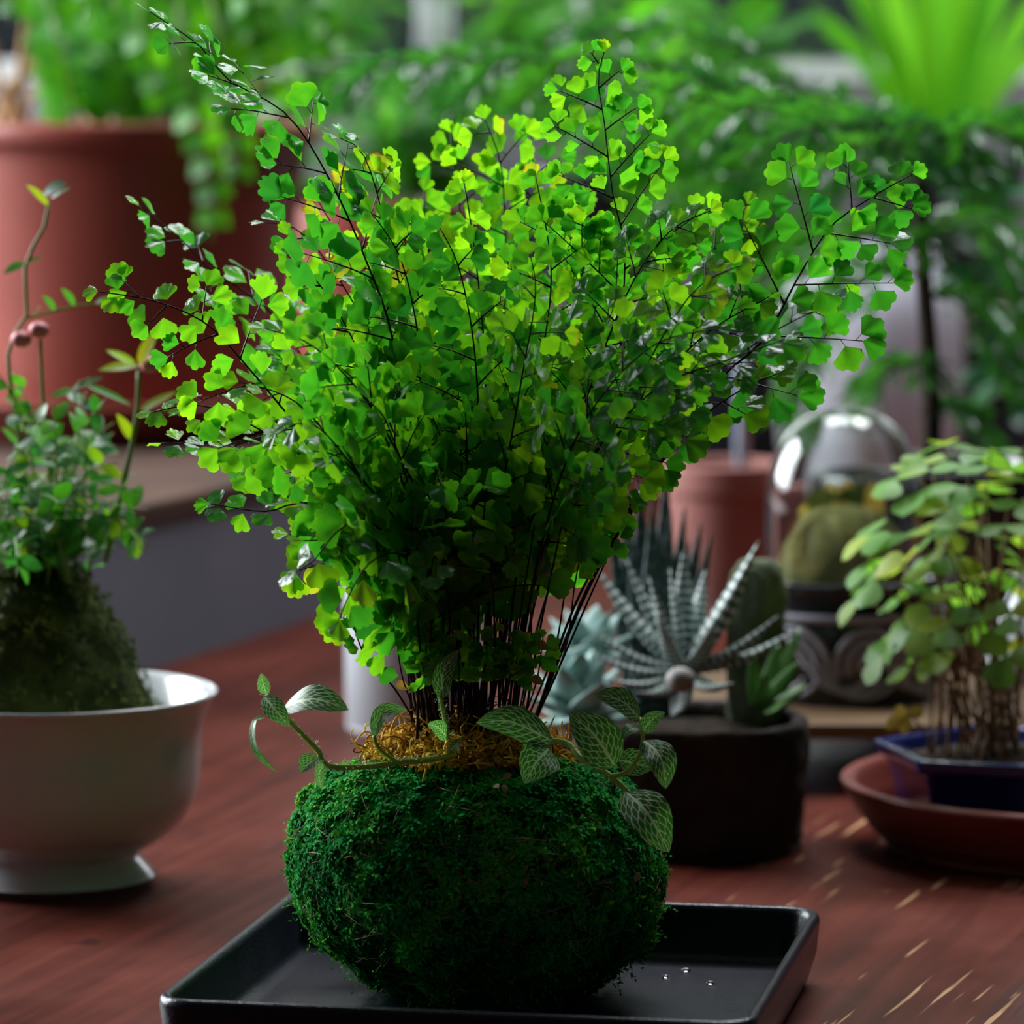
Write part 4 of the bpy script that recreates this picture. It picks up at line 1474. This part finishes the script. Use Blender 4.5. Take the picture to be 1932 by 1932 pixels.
for tx, ty, dy, wpx in ((1258, 872, 0, 46), (1292, 955, -.01, 42), (1322, 985, .0, 40), (1205, 905, -.01, 50), (1175, 930, .01, 44), (1342, 1010, -.005, 36), (1230, 940, -.02, 48), (1265, 960, -.02, 44),
                        (1150, 985, .0, 40), (1190, 1000, -.02, 40), (1300, 1020, -.02, 38)):
    e = px(tx, ty, AY + dy)
    b0 = ab + V(((e.x - ab.x) * 0.35, dy * 0.4, -0.004))
    fat_leaf(suc, 'warty_leaf', warty_leaf, [b0, b0.lerp(e, 0.5) + V((0, 0, 0.002)), e], wpx / ppm(AY) / 2 * 1.15, 0.42, up=V((0, -1, 0.2)))
# mossy stone post, right back
mb = MB()
q = px(1428, 1150, 0.350)
lathe(mb, smooth_prof([(0.00001, 0.0), (0.011, 0.0), (0.0125, 0.030), (0.0115, 0.062), (0.007, 0.072), (0.00001, 0.073)], 4), V((q.x, 0.350, 0.046)), 28, 0.0028, 80)
build(mb, 'mossy_stone', solid('mossy_stone', (0.06, 0.08, 0.045), (0.17, 0.19, 0.12), 0.9, 50, 0.2, 0.8, 200), suc)
# pale rosette, left
eb = px(1092, 1290, 0.297)
for i in range(20):
    a_ = i * 2.399
    rr = 0.008 + 0.0012 * i
    d = V((math.cos(a_) * rr, math.sin(a_) * rr * 0.9, 0.034 - 0.0021 * i))
    b0 = V((eb.x + 0.001 * math.cos(a_), 0.300, 0.051)) + V((0, 0, 0.016 - 0.0006 * i))
    e = b0 + d.normalized() * (0.021 + 0.0004 * i)
    fat_leaf(suc, 'pale_leaf', pale_succ, [b0, b0.lerp(e, 0.55) - V((0, 0, 0.001)), e], 0.0080, 0.30, up=V((-d.x, -d.y, 0.6)), n=10, tip=0.6)
eb2 = V((eb.x + 0.004, 0.335, 0.078))
for i in range(16):
    a_ = i * 2.399 + 1
    d = V((math.cos(a_) * (0.4 + 0.05 * i), math.sin(a_) * (0.4 + 0.05 * i), 1.1 - 0.06 * i)).normalized()
    e = eb2 + d * 0.024
    fat_leaf(suc, 'pale_leaf', pale_succ, [eb2 - d * 0.001, eb2.lerp(e, 0.55), e], 0.0085, 0.30, up=V((-d.x, -d.y, 0.6)), n=10, tip=0.6)
mb = MB()
tube(mb, curve([V((eb2.x, eb2.y, 0.046)), V((eb2.x + 0.001, eb2.y, 0.064)), eb2], 6)[0], 0.003, 0.0025, 7)
build(mb, 'succulent_stem', green_succ, suc)
# green paddle leaves, right
for (bx_, by_, tx, ty, dy, wpx) in ((1440, 1330, 1505, 1250, 0, 46), (1450, 1335, 1522, 1292, -.01, 42), (1440, 1325, 1468, 1215, .01, 44), (1430, 1330, 1420, 1240, -.005, 40), (1450, 1340, 1490, 1318, -.02, 40),
                                   (1440, 1330, 1510, 1185, .02, 38), (1436, 1325, 1445, 1270, -.02, 40)):
    b0 = px(bx_, by_, 0.318)
    e = px(tx, ty, 0.318 + dy)
    fat_leaf(suc, 'green_leaf', green_succ, [b0, b0.lerp(e, 0.55) + V((0, 0, -0.001)), e], wpx / ppm(0.318) / 2 * 0.75, 0.30, up=V((0, -0.8, 0.6)), n=10, tip=0.5)
c = px(1284, 1282, 0.268)
mb = MB()
ball(mb, c, 0.0062, 16, 10, 0.85)
build(mb, 'pebble', pebble_mat, suc, c)

# ------------------------------------------------------------------ big saucer, blue pot with oxalis
oc = V((0.243, 0.328, 0.0))
mb = MB()
lathe(mb, smooth_prof([(0.00001, 0.0), (0.078, 0.0), (0.086, 0.003), (0.096, 0.014), (0.1025, 0.0245), (0.1035, 0.0275), (0.1005, 0.0288), (0.0970, 0.0265), (0.092, 0.015), (0.084, 0.0065), (0.00001, 0.0055)], 4), oc, 96)
tag(build(mb, 'plant_saucer', saucer_mat), 'wide dark red glazed saucer under the small cobalt blue pot', 'saucer')
hx = V((0.212, 0.315, 0.0065))
ox = empty('potted_oxalis', hx)
tag(ox, 'small cobalt blue six-sided pot with light green oxalis leaves on reddish stems', 'potted plant')
mb = MB()
hz = 0.0445 - hx.z
lathe(mb, [(0.00001, 0.0), (0.046, 0.0), (0.049, 0.002), (0.054, hz * 0.7), (0.056, hz * 0.8), (0.060, hz * 0.84), (0.061, hz * 0.97), (0.060, hz), (0.055, hz), (0.0535, hz * 0.95), (0.051, hz * 0.75), (0.00001, hz * 0.72)],
      hx, 72, sides=6, rot=R(162))
bevel(build(mb, 'pot', blue_glaze, ox), 0.0008)
mb = MB()
lathe(mb, [(0.0525, hz * 0.84), (0.03, hz * 0.92), (0.00001, hz * 0.96)], hx, 48, 0.0012, 70, sides=6, rot=R(162))
build(mb, 'soil', soil, ox)


def clover(st, c, d, size, tint, mat=None):
    """three folded heart-shaped leaflets hanging from one point"""
    sd = d.orthogonal().normalized()
    a0 = random.uniform(0, 6.283)
    for k in range(3):
        s_ = sd.copy()
        s_.rotate(__import__('mathutils').Quaternion(d, a0 + k * 2.094))
        ml = MB()
        dd = s_ + d * 0.25 + V((0, 0, random.uniform(-0.5, 0.15)))
        leaf(ml, c, dd, d + V((0, -0.2, 0.5)), size, size * 0.95, 'heart', random.uniform(0.0, 0.6), random.uniform(-0.3, 0.25), random.uniform(*tint), 6, 4)
        build(ml, 'leaflet', mat or oxalis_leaf, st, c)


so = ppm(0.315)
spots = [(1690, 905), (1760, 870), (1820, 880), (1870, 850), (1735, 930), (1800, 930), (1860, 915), (1910, 900), (1640, 1010), (1650, 1090), (1625, 1130), (1720, 1010), (1770, 1000), (1750, 1060), (1800, 1050),
         (1850, 1000), (1900, 990), (1930, 950), (1700, 1120), (1760, 1120), (1820, 1110), (1880, 1080), (1925, 1060), (1680, 1195), (1720, 1190), (1790, 1180), (1850, 1170), (1905, 1160), (1925, 1200), (1700, 1070),
         (1780, 840), (1730, 880), (1945, 870), (1960, 1010), (1960, 1120), (1840, 950), (1790, 960), (1665, 1240), (1710, 1250), (1760, 1235), (1900, 1240), (1640, 1060)]
for (x, y) in spots:
    Yd = 0.315 + random.uniform(-0.035, 0.035)
    e = px(x, y, Yd)
    bx_ = hx.x + random.gauss(0, 0.012) - 0.01
    b0 = V((bx_, hx.y + random.gauss(0, 0.012), hx.z + hz * 0.86))
    mdl = V((b0.x * 0.62 + e.x * 0.38, (b0.y + e.y) / 2, b0.z * 0.5 + e.z * 0.5 + 0.008))
    P, _ = curve([b0, mdl, e], 12)
    mb = MB()
    tube(mb, P, 0.0007, 0.0004, 5)
    st = build(mb, 'stem', stem_red, ox, b0)
    clover(st, e, (P[-1] - P[-2]).normalized(), random.uniform(0.0125, 0.017), (0.15, 0.9))
for k in range(8):
    b0 = V((hx.x + random.gauss(0, 0.014) - 0.008, hx.y + random.gauss(0, 0.014), hx.z + hz * 0.86))
    e = b0 + V((random.uniform(-0.02, 0.02), random.uniform(-0.01, 0.01), random.uniform(0.02, 0.05)))
    mb = MB()
    tube(mb, curve([b0, b0.lerp(e, 0.5) + jit3(0.004), e], 8)[0], 0.001, 0.0006, 5)
    build(mb, 'dry_stem', stem_red, ox, b0)
st = traced(ox, [(1760, 1420), (1740, 1375), (1712, 1345)], 0.0006, 0.285, 'stem', stem_red)
for (x, y) in ((1672, 1375), (1705, 1385), (1742, 1342), (1690, 1340)):
    traced_leaf(st, (1712, 1345), (x, y), 26, 0.285, dry_leaf, 0.95, 'heart', (0, -0.9, 0.3))

# ------------------------------------------------------------------ wooden riser, carved pot, glass dome
RZ = 0.031
rs = empty('wooden_riser', V((0.26, 0.60, 0)))
tag(rs, 'low tan wooden riser board standing under the carved black pot', 'stand')
mb = MB()
box(mb, (0.055, 0.462, RZ - 0.007), (0.47, 0.64, RZ))
bevel(build(mb, 'board', tan_wood, rs, smooth=False), 0.001)
for x0 in (0.065, 0.44):
    mb = MB()
    box(mb, (x0, 0.48, 0.0), (x0 + 0.018, 0.63, RZ - 0.0071))
    build(mb, 'foot', tan_wood, rs, smooth=False)
cc = V(((1592 - 966) / ppm(0.56), 0.560, RZ))
cp_ = empty('carved_pot', cc)
tag(cp_, 'black glazed pot with grey carved wave pattern on the wooden riser', 'pot')
PH = 0.0575
mb = MB()
lathe(mb, smooth_prof([(0.00001, 0.0), (0.041, 0.0), (0.044, 0.002), (0.0475, 0.02), (0.0475, 0.038), (0.043, 0.0455), (0.043, 0.049), (0.048, 0.0515), (0.0485, 0.0565), (0.047, PH), (0.044, PH), (0.0425, 0.052), (0.0415, 0.045), (0.00001, 0.043)], 4), cc, 80)
build(mb, 'pot', black_glaze, cp_)
mb = MB()
lathe(mb, [(0.0425, 0.0490), (0.0385, 0.0512), (0.02, 0.0512), (0.00001, 0.0512)], cc, 40)
build(mb, 'soil', soil, cp_)


def on_pot(th, z, out_=0.0):
    r = 0.0458 + 0.0022 * min(1, z / 0.02) - 0.0045 * max(0, (z - 0.036) / 0.01) + out_
    return cc + V((r * math.cos(th), r * math.sin(th), z))


for w_ in range(8):
    c0 = R(w_ * 45 + 12)
    for band in range(3):
        rad = 0.0165 - band * 0.0052
        pts = []
        for k in range(26):
            s = k / 25
            if s < 0.62:
                a_ = R(200) - s / 0.62 * R(200)
                uu, zz = math.cos(a_) * rad, 0.020 + math.sin(a_) * rad
            else:
                f = (s - 0.62) / 0.38
                a_ = R(180) + f * R(150)
                uu, zz = rad + 0.0175 + math.cos(a_) * 0.0175 * (1 - band * 0.1), 0.020 + math.sin(a_) * 0.0155 * (1 - band * 0.12)
            pts.append(on_pot(c0 + uu / 0.047, min(max(zz, 0.003), 0.040), 0.0002))
        mb = MB()
        tube(mb, pts, 0.0019, 0.0016, 6)
        build(mb, 'wave_relief', relief_mat, cp_)
mb = MB()
ring = [on_pot(2 * math.pi * k / 60, 0.0415, 0.0018) for k in range(61)]
tube(mb, ring, 0.0020, 0.0020, 6)
build(mb, 'shoulder_ring', relief_mat, cp_)

dz = cc + V((0, 0, 0.0514))
gm = MB()
gp = [(0.0352, 0.0), (0.0368, 0.014), (0.0372, 0.040), (0.0350, 0.058), (0.0290, 0.072), (0.0185, 0.0815), (0.008, 0.0850), (0.00001, 0.0855)]
gi = [(max(r - 0.0014, 0.00001), z - (0.0014 if z > 0.05 else 0)) for r, z in reversed(gp)]
lathe(gm, smooth_prof(gp, 4) + smooth_prof(gi, 4) + [gp[0]], dz, 64)
tag(build(gm, 'glass_dome', glass), 'clear glass dome over khaki moss standing on the carved black pot', 'glass dome')
tm = empty('terrarium_moss', dz)
tag(tm, 'khaki moss clump with short upright shoots inside the glass dome', 'moss')
mb = MB()
lathe(mb, smooth_prof([(0.027, 0.0), (0.029, 0.008), (0.025, 0.026), (0.015, 0.037), (0.00001, 0.040)], 4), dz, 40, 0.003, 60)
build(mb, 'moss_clump', solid('khaki_moss', (0.08, 0.09, 0.02), (0.30, 0.28, 0.09), 0.9, 60, 0.2, 0.8, 200), tm)
for k in range(14):
    a_ = random.uniform(0, 6.283)
    rr = random.uniform(0, 0.017)
    b0 = dz + V((rr * math.cos(a_), rr * math.sin(a_), 0.026))
    e = b0 + V((random.gauss(0, 0.003), random.gauss(0, 0.003), random.uniform(0.012, 0.030)))
    ml = MB()
    leaf(ml, b0, e - b0, V((0, -1, 0.2)), (e - b0).length, random.uniform(0.006, 0.011), 'strap', 0.3, 0.1, random.uniform(0.4, 1), 6, 2)
    build(ml, 'shoot', brown_moss if k % 2 else dry_moss, tm, b0)

# ------------------------------------------------------------------ other pots between the plants
def small_pot(name, c, r, h, mat, label, fill=True):
    root = empty(name, c)
    mb = MB()
    lathe(mb, smooth_prof([(0.00001, 0.0), (r * 0.72, 0.0), (r * 0.76, h * 0.03), (r * 0.90, h * 0.78), (r * 0.915, h * 0.80), (r * 0.99, h * 0.81), (r, h * 0.84), (r, h * 0.97), (r * 0.98, h),
                          (r * 0.90, h), (r * 0.87, h * 0.93), (r * 0.85, h * 0.82), (0.00001, h * 0.80)], 4), c, 48)
    build(mb, 'pot', mat, root)
    mb = MB()
    lathe(mb, [(r * 0.85, h * 0.86), (r * 0.4, h * 0.885), (0.00001, h * 0.89)], c, 30, 0.001, 80)
    build(mb, 'soil', soil, root)
    if label:
        tag(root, label, 'pot')
    return root


q = V(((1365 - 966) / ppm(1.15), 1.12, 0))
tpot = small_pot('flower_pot', V((q.x, 1.15, 0)), 0.040, 0.090, pink_clay, 'small pink clay flower pot with a pale blue stake, behind the stone pot')
mb = MB()
sx_ = (1400 - 966) / ppm(q.y + 0.03)
tube(mb, [V((sx_, q.y + 0.03, 0.08)), V((sx_, q.y + 0.03, 0.15)), V((sx_, q.y + 0.03, 0.165))], 0.0046, 0.0042, 10)
build(mb, 'stake', rod_mat, tpot)
q = pxz(1900, 1290, 0)
small_pot('flower_pot', V((q.x + 0.09, 1.02, 0)), 0.055, 0.11, terracotta, 'terracotta flower pot with bare soil, behind the oxalis')
mb = MB()
vc = V(((1945 - 966) / ppm(0.62), 0.61, RZ))
lathe(mb, smooth_prof([(0.00001, 0.0), (0.016, 0.0), (0.020, 0.004), (0.021, 0.02), (0.015, 0.034), (0.011, 0.042), (0.0125, 0.050), (0.0115, 0.051), (0.0095, 0.042), (0.013, 0.03), (0.00001, 0.006)], 5), vc, 40)
tag(build(mb, 'bud_vase', white_matte), 'small pale ceramic vase with narrow neck on the wooden riser', 'vase')

# ------------------------------------------------------------------ Norfolk pine
NY = 0.75
sn = ppm(NY)
nb = V(((1752 - 966) / sn, NY, 0.0))
npine = small_pot('potted_norfolk_pine', nb, 0.064, 0.125, black_glaze, None)
tag(npine, 'young Norfolk pine with dark trunk and spreading needle branches in black pot', 'potted plant')
P, _ = curve([nb + V((0, 0, 0.10)), px(1758, 760, NY), px(1742, 500, NY), px(1735, 320, NY), px(1738, 225, NY)], 24)
mb = MB()
tube(mb, P, 0.0058, 0.0035, 9)
build(mb, 'trunk', bark, npine)


def pine_branch(parent, pts, blen, nbr, tint, nl=0.013, dens=1.0):
    nbr, blen = max(5, int(nbr * 0.62)), blen * 1.15
    tint = 0.5
    P, tot = curve(pts, 24)
    mb = MB()
    tube(mb, P, 0.0016, 0.0007, 5)
    nm = MB()

    def needles(Q, cnt):
        """comb of drooping needles on both sides of a twig"""
        for c_ in range(cnt):
            s = (c_ + random.random()) / cnt * 0.999
            k = min(int(s * (len(Q) - 1)), len(Q) - 2)
            q = Q[k].lerp(Q[k + 1], s * (len(Q) - 1) - k)
            tg = (Q[k + 1] - Q[k]).normalized()
            sd0 = tg.cross(V((0, -0.3, 1))).normalized()
            up = sd0.cross(tg).normalized()
            a_ = random.choice((R(15), R(165), R(60), R(120), R(-20), R(200))) + random.gauss(0, 0.2)
            d = (tg * 0.75 + sd0 * math.cos(a_) * 0.8 + up * math.sin(a_) * 0.6).normalized()
            ln_ = nl * random.uniform(0.75, 1.15)
            m_ = q + d * ln_ * 0.55
            e = q + d * ln_ + tg * ln_ * 0.15 + V((0, 0, -0.0015))
            sd_ = d.cross(V((0, 1, 0.1))).normalized() * 0.0009
            nm.add([q, m_ - sd_, m_ + sd_, e], [(0, 1, 3, 2)], min(max(random.gauss(tint * 0.8 + btint[0], 0.08), 0), 1))

    btint = [0.0]
    for i in range(nbr):
        btint[0] = random.uniform(-0.3, 0.3)
        s = 0.10 + 0.88 * i / nbr
        k = min(int(s * 24), 23)
        q = P[k].lerp(P[k + 1], s * 24 - k)
        tg = (P[k + 1] - P[k]).normalized()
        sd_ = tg.cross(V((0, 0, 1))).normalized() * (1 if i % 2 else -1)
        ln = blen * (1 - 0.55 * s) * random.uniform(0.8, 1.2)
        Q = [q, q + (tg * 0.6 + sd_ * 0.7 + V((0, 0, 0.05))) * ln * 0.5, q + (tg * 0.65 + sd_ * 0.65 + V((0, 0, -0.35))) * ln]
        Q, _ = curve(Q, 8)
        tube(mb, Q, 0.0008, 0.0004, 4)
        needles(Q, int(ln * 1300 * dens))
    needles(P, int(tot * 700 * dens))
    st = build(mb, 'branch', bark, parent, P[0])
    stuff(build(nm, 'needle_mass', needle, st, P[0], smooth=False), 'fine green needles along the branch')


tk = lambda y: px(1737, y, NY)
for start, spec, bl, nb_, tn in (
        (250, [(1600, 225, -.05), (1400, 205, -.12), (1200, 150, -.16)], 0.07, 16, 0.75),
        (260, [(1500, 215, -.02), (1250, 130, .0), (1000, 115, .0), (800, 115, .0), (620, 150, .0)], 0.075, 26, 0.6),
        (300, [(1600, 250, .05), (1400, 225, .08), (1150, 190, .10), (950, 170, .1), (760, 185, .1)], 0.07, 24, 0.45),
        (270, [(1650, 240, -.10), (1540, 235, -.16), (1450, 275, -.2)], 0.06, 12, 0.85),
        (320, [(1780, 260, -.06), (1860, 240, -.10), (1940, 290, -.12)], 0.06, 12, 0.35),
        (280, [(1820, 255, -.02), (1900, 225, -.05), (1980, 260, -.05)], 0.06, 12, 0.4),
        (330, [(1680, 290, -.12), (1620, 270, -.18), (1560, 320, -.22)], 0.05, 10, 0.2),
        (470, [(1660, 440, -.03), (1580, 460, -.05), (1480, 540, -.06)], 0.06, 12, 0.2),
        (520, [(1640, 520, .02), (1560, 600, .03), (1500, 740, .03)], 0.06, 12, 0.3),
        (430, [(1820, 420, .0), (1880, 470, .0), (1930, 560, .0)], 0.055, 12, 0.15),
        (560, [(1800, 560, .0), (1850, 610, .0), (1900, 680, .0)], 0.05, 10, 0.1),
        (680, [(1700, 690, -.02), (1660, 720, -.02)], 0.03, 6, 0.1),
        (780, [(1790, 770, .0), (1850, 790, .0)], 0.03, 6, 0.1),
        (350, [(1560, 340, .06), (1400, 330, .1), (1230, 380, .12)], 0.06, 16, 0.2),
        (240, [(1560, 190, .1), (1350, 80, .12), (1200, 50, .14), (1060, 70, .15)], 0.06, 16, 0.55)):
    pine_branch(npine, [tk(start)] + [px(x, y, NY + dy) for x, y, dy in spec], bl, nb_, tn)

# ------------------------------------------------------------------ dark round-leaved climber at the right
dk = small_pot('potted_climber', V((0.40, 1.22, 0)), 0.06, 0.11, terracotta, None)
tag(dk, 'dark round-leaved climbing plant in terracotta pot, right of the pine trunk', 'potted plant')
for path in ([(1870, 700), (1850, 520), (1840, 380), (1845, 300)], [(1900, 720), (1905, 560), (1890, 420), (1900, 330)], [(1930, 720), (1950, 600), (1940, 470)]):
    pts = [V((0.40, 1.22, 0.095))] + [px(x, y, 1.2) for x, y in path]
    leafy_stem(dk, pts, 0.026, 11, round_leaf, bark, 0.0014, (0.1, 0.9), 0.25, 'round', 0.85)

# ------------------------------------------------------------------ back shelf with strap fern, lilac planter and leafy pots
SZ = 0.14
sh = empty('wall_shelf', V((0.2, WB, SZ - 0.03)))
tag(sh, 'brown wooden shelf fixed along the back wall under the window', 'shelf')
mb = MB()
box(mb, (-0.95, WB - 0.30, SZ - 0.022), (1.35, WB - 0.001, SZ))
build(mb, 'shelf_board', dark_wood, sh, smooth=False)
for x0 in (-0.8, 0.05, 0.75, 1.2):
    mb = MB()
    box(mb, (x0, WB - 0.24, SZ - 0.055), (x0 + 0.03, WB - 0.001, SZ - 0.0225))
    build(mb, 'bracket', dark_wood, sh, smooth=False)

SY = WB - 0.15
ss = ppm(SY)
bf = small_pot('potted_strap_fern', V(((1765 - 966) / ss, SY, SZ)), 0.075, 0.12, black_glaze, None)
tag(bf, 'strap-leaved fern with broad bright green upright blades on the back shelf', 'potted plant')
fb = V(((1765 - 966) / ss, SY, SZ + 0.107))
for tx, ty, dy, wpx in ((1560, -120, -.05, 64), (1640, -160, .02, 74), (1715, -190, -.06, 66), (1790, -200, .04, 70), (1850, -180, -.05, 72), (1930, -120, .0, 70), (1990, -40, -.06, 66), (1600, -30, -.08, 62),
                        (1880, -80, -.10, 70), (1530, 20, -.02, 58), (2010, 60, .02, 60)):
    e = px(tx, ty, SY + dy)
    b0 = fb + V(((e.x - fb.x) * 0.08, dy * 0.1, 0))
    mdl = b0.lerp(e, 0.5) + V((0, dy * 0.3, 0.02))
    ml = MB()
    leaf(ml, b0, e - b0, V((0, -0.9, 0.4)), 1, wpx * 0.62 / ss, 'strap', 0, 0.12, random.uniform(0.2, 1), 12, 4, 0.03, pts=[b0, mdl, e])
    build(ml, 'blade', strap_leaf, bf, b0)

lp = V(((1640 - 966) / ppm(1.62), 1.62, 0))
mb = MB()
lathe(mb, smooth_prof([(0.00001, 0.0), (0.048, 0.0), (0.055, 0.006), (0.066, 0.07), (0.067, 0.15), (0.058, 0.185), (0.050, 0.196), (0.050, 0.204), (0.046, 0.204), (0.046, 0.195), (0.055, 0.17), (0.06, 0.10), (0.00001, 0.02)], 5), lp, 56)
tag(build(mb, 'tall_vase', lilac_glaze), 'tall pale lilac ceramic vase standing behind the pine', 'vase')

mb = MB()
lathe(mb, smooth_prof([(0.00001, 0.0), (0.036, 0.0), (0.042, 0.006), (0.046, 0.07), (0.042, 0.12), (0.026, 0.16), (0.017, 0.19), (0.016, 0.25), (0.019, 0.262), (0.015, 0.263), (0.012, 0.25), (0.013, 0.19), (0.03, 0.12), (0.00001, 0.01)], 5),
      V(((818 - 966) / ss, SY + 0.06, SZ)), 48)
tag(build(mb, 'jug', white_matte), 'tall white jug with narrow neck on the back shelf', 'jug')

# leafy pots on the shelf and the far end of the table
for nm_, (cx, cy, cz), r, h, potm, lab, mat, tint, lsize, nst, spread, hgt, shp in (
        ('potted_bush', ((520 - 966) / ss, SY, SZ), 0.07, 0.10, black_glaze, 'bushy dark green plant in black pot on the back shelf, behind the hanging fronds', frond_leaf, (0.0, 0.5), 0.05, 18, 0.09, 0.20, 'lance'),
        ('potted_bush', ((1110 - 966) / ss, SY, SZ), 0.07, 0.11, black_glaze, 'bushy mid green plant in black pot on the back shelf, beside the white jug', frond_leaf, (0.2, 0.9), 0.055, 18, 0.09, 0.19, 'lance'),
        ('potted_bush', ((1400 - 966) / ppm(1.84), 1.84, 0), 0.075, 0.15, black_glaze, 'large-leaved pale green plant in black pot at the far end of the table', strap_leaf, (0.0, 0.6), 0.06, 14, 0.09, 0.27, 'ovate'),
        ('potted_bush', (-0.097, 1.62, BZ + 0.001), 0.075, 0.14, terracotta, 'leafy plant in terracotta pot on the far end of the grey bench', frond_leaf, (0.0, 0.6), 0.045, 14, 0.09, 0.10, 'lance')):
    c = V((cx, cy, cz))
    rt = small_pot(nm_, c, r, h, potm, None)
    tag(rt, lab, 'potted plant')
    for k in range(nst):
        a_ = random.uniform(0, 6.283)
        rr = random.random() ** 0.5
        b0 = c + V((0.02 * math.cos(a_), 0.02 * math.sin(a_), h * 0.87))
        e = b0 + V((spread * rr * math.cos(a_), spread * 0.55 * rr * math.sin(a_) - 0.02, hgt * random.uniform(0.6, 1.1)))
        leafy_stem(rt, [b0, b0.lerp(e, 0.5) + V((0, 0, 0.03)), e], lsize, 7, mat, stem_plain, 0.0018, tint, 0.25, shp, 0.32 if shp == 'lance' else 0.6)
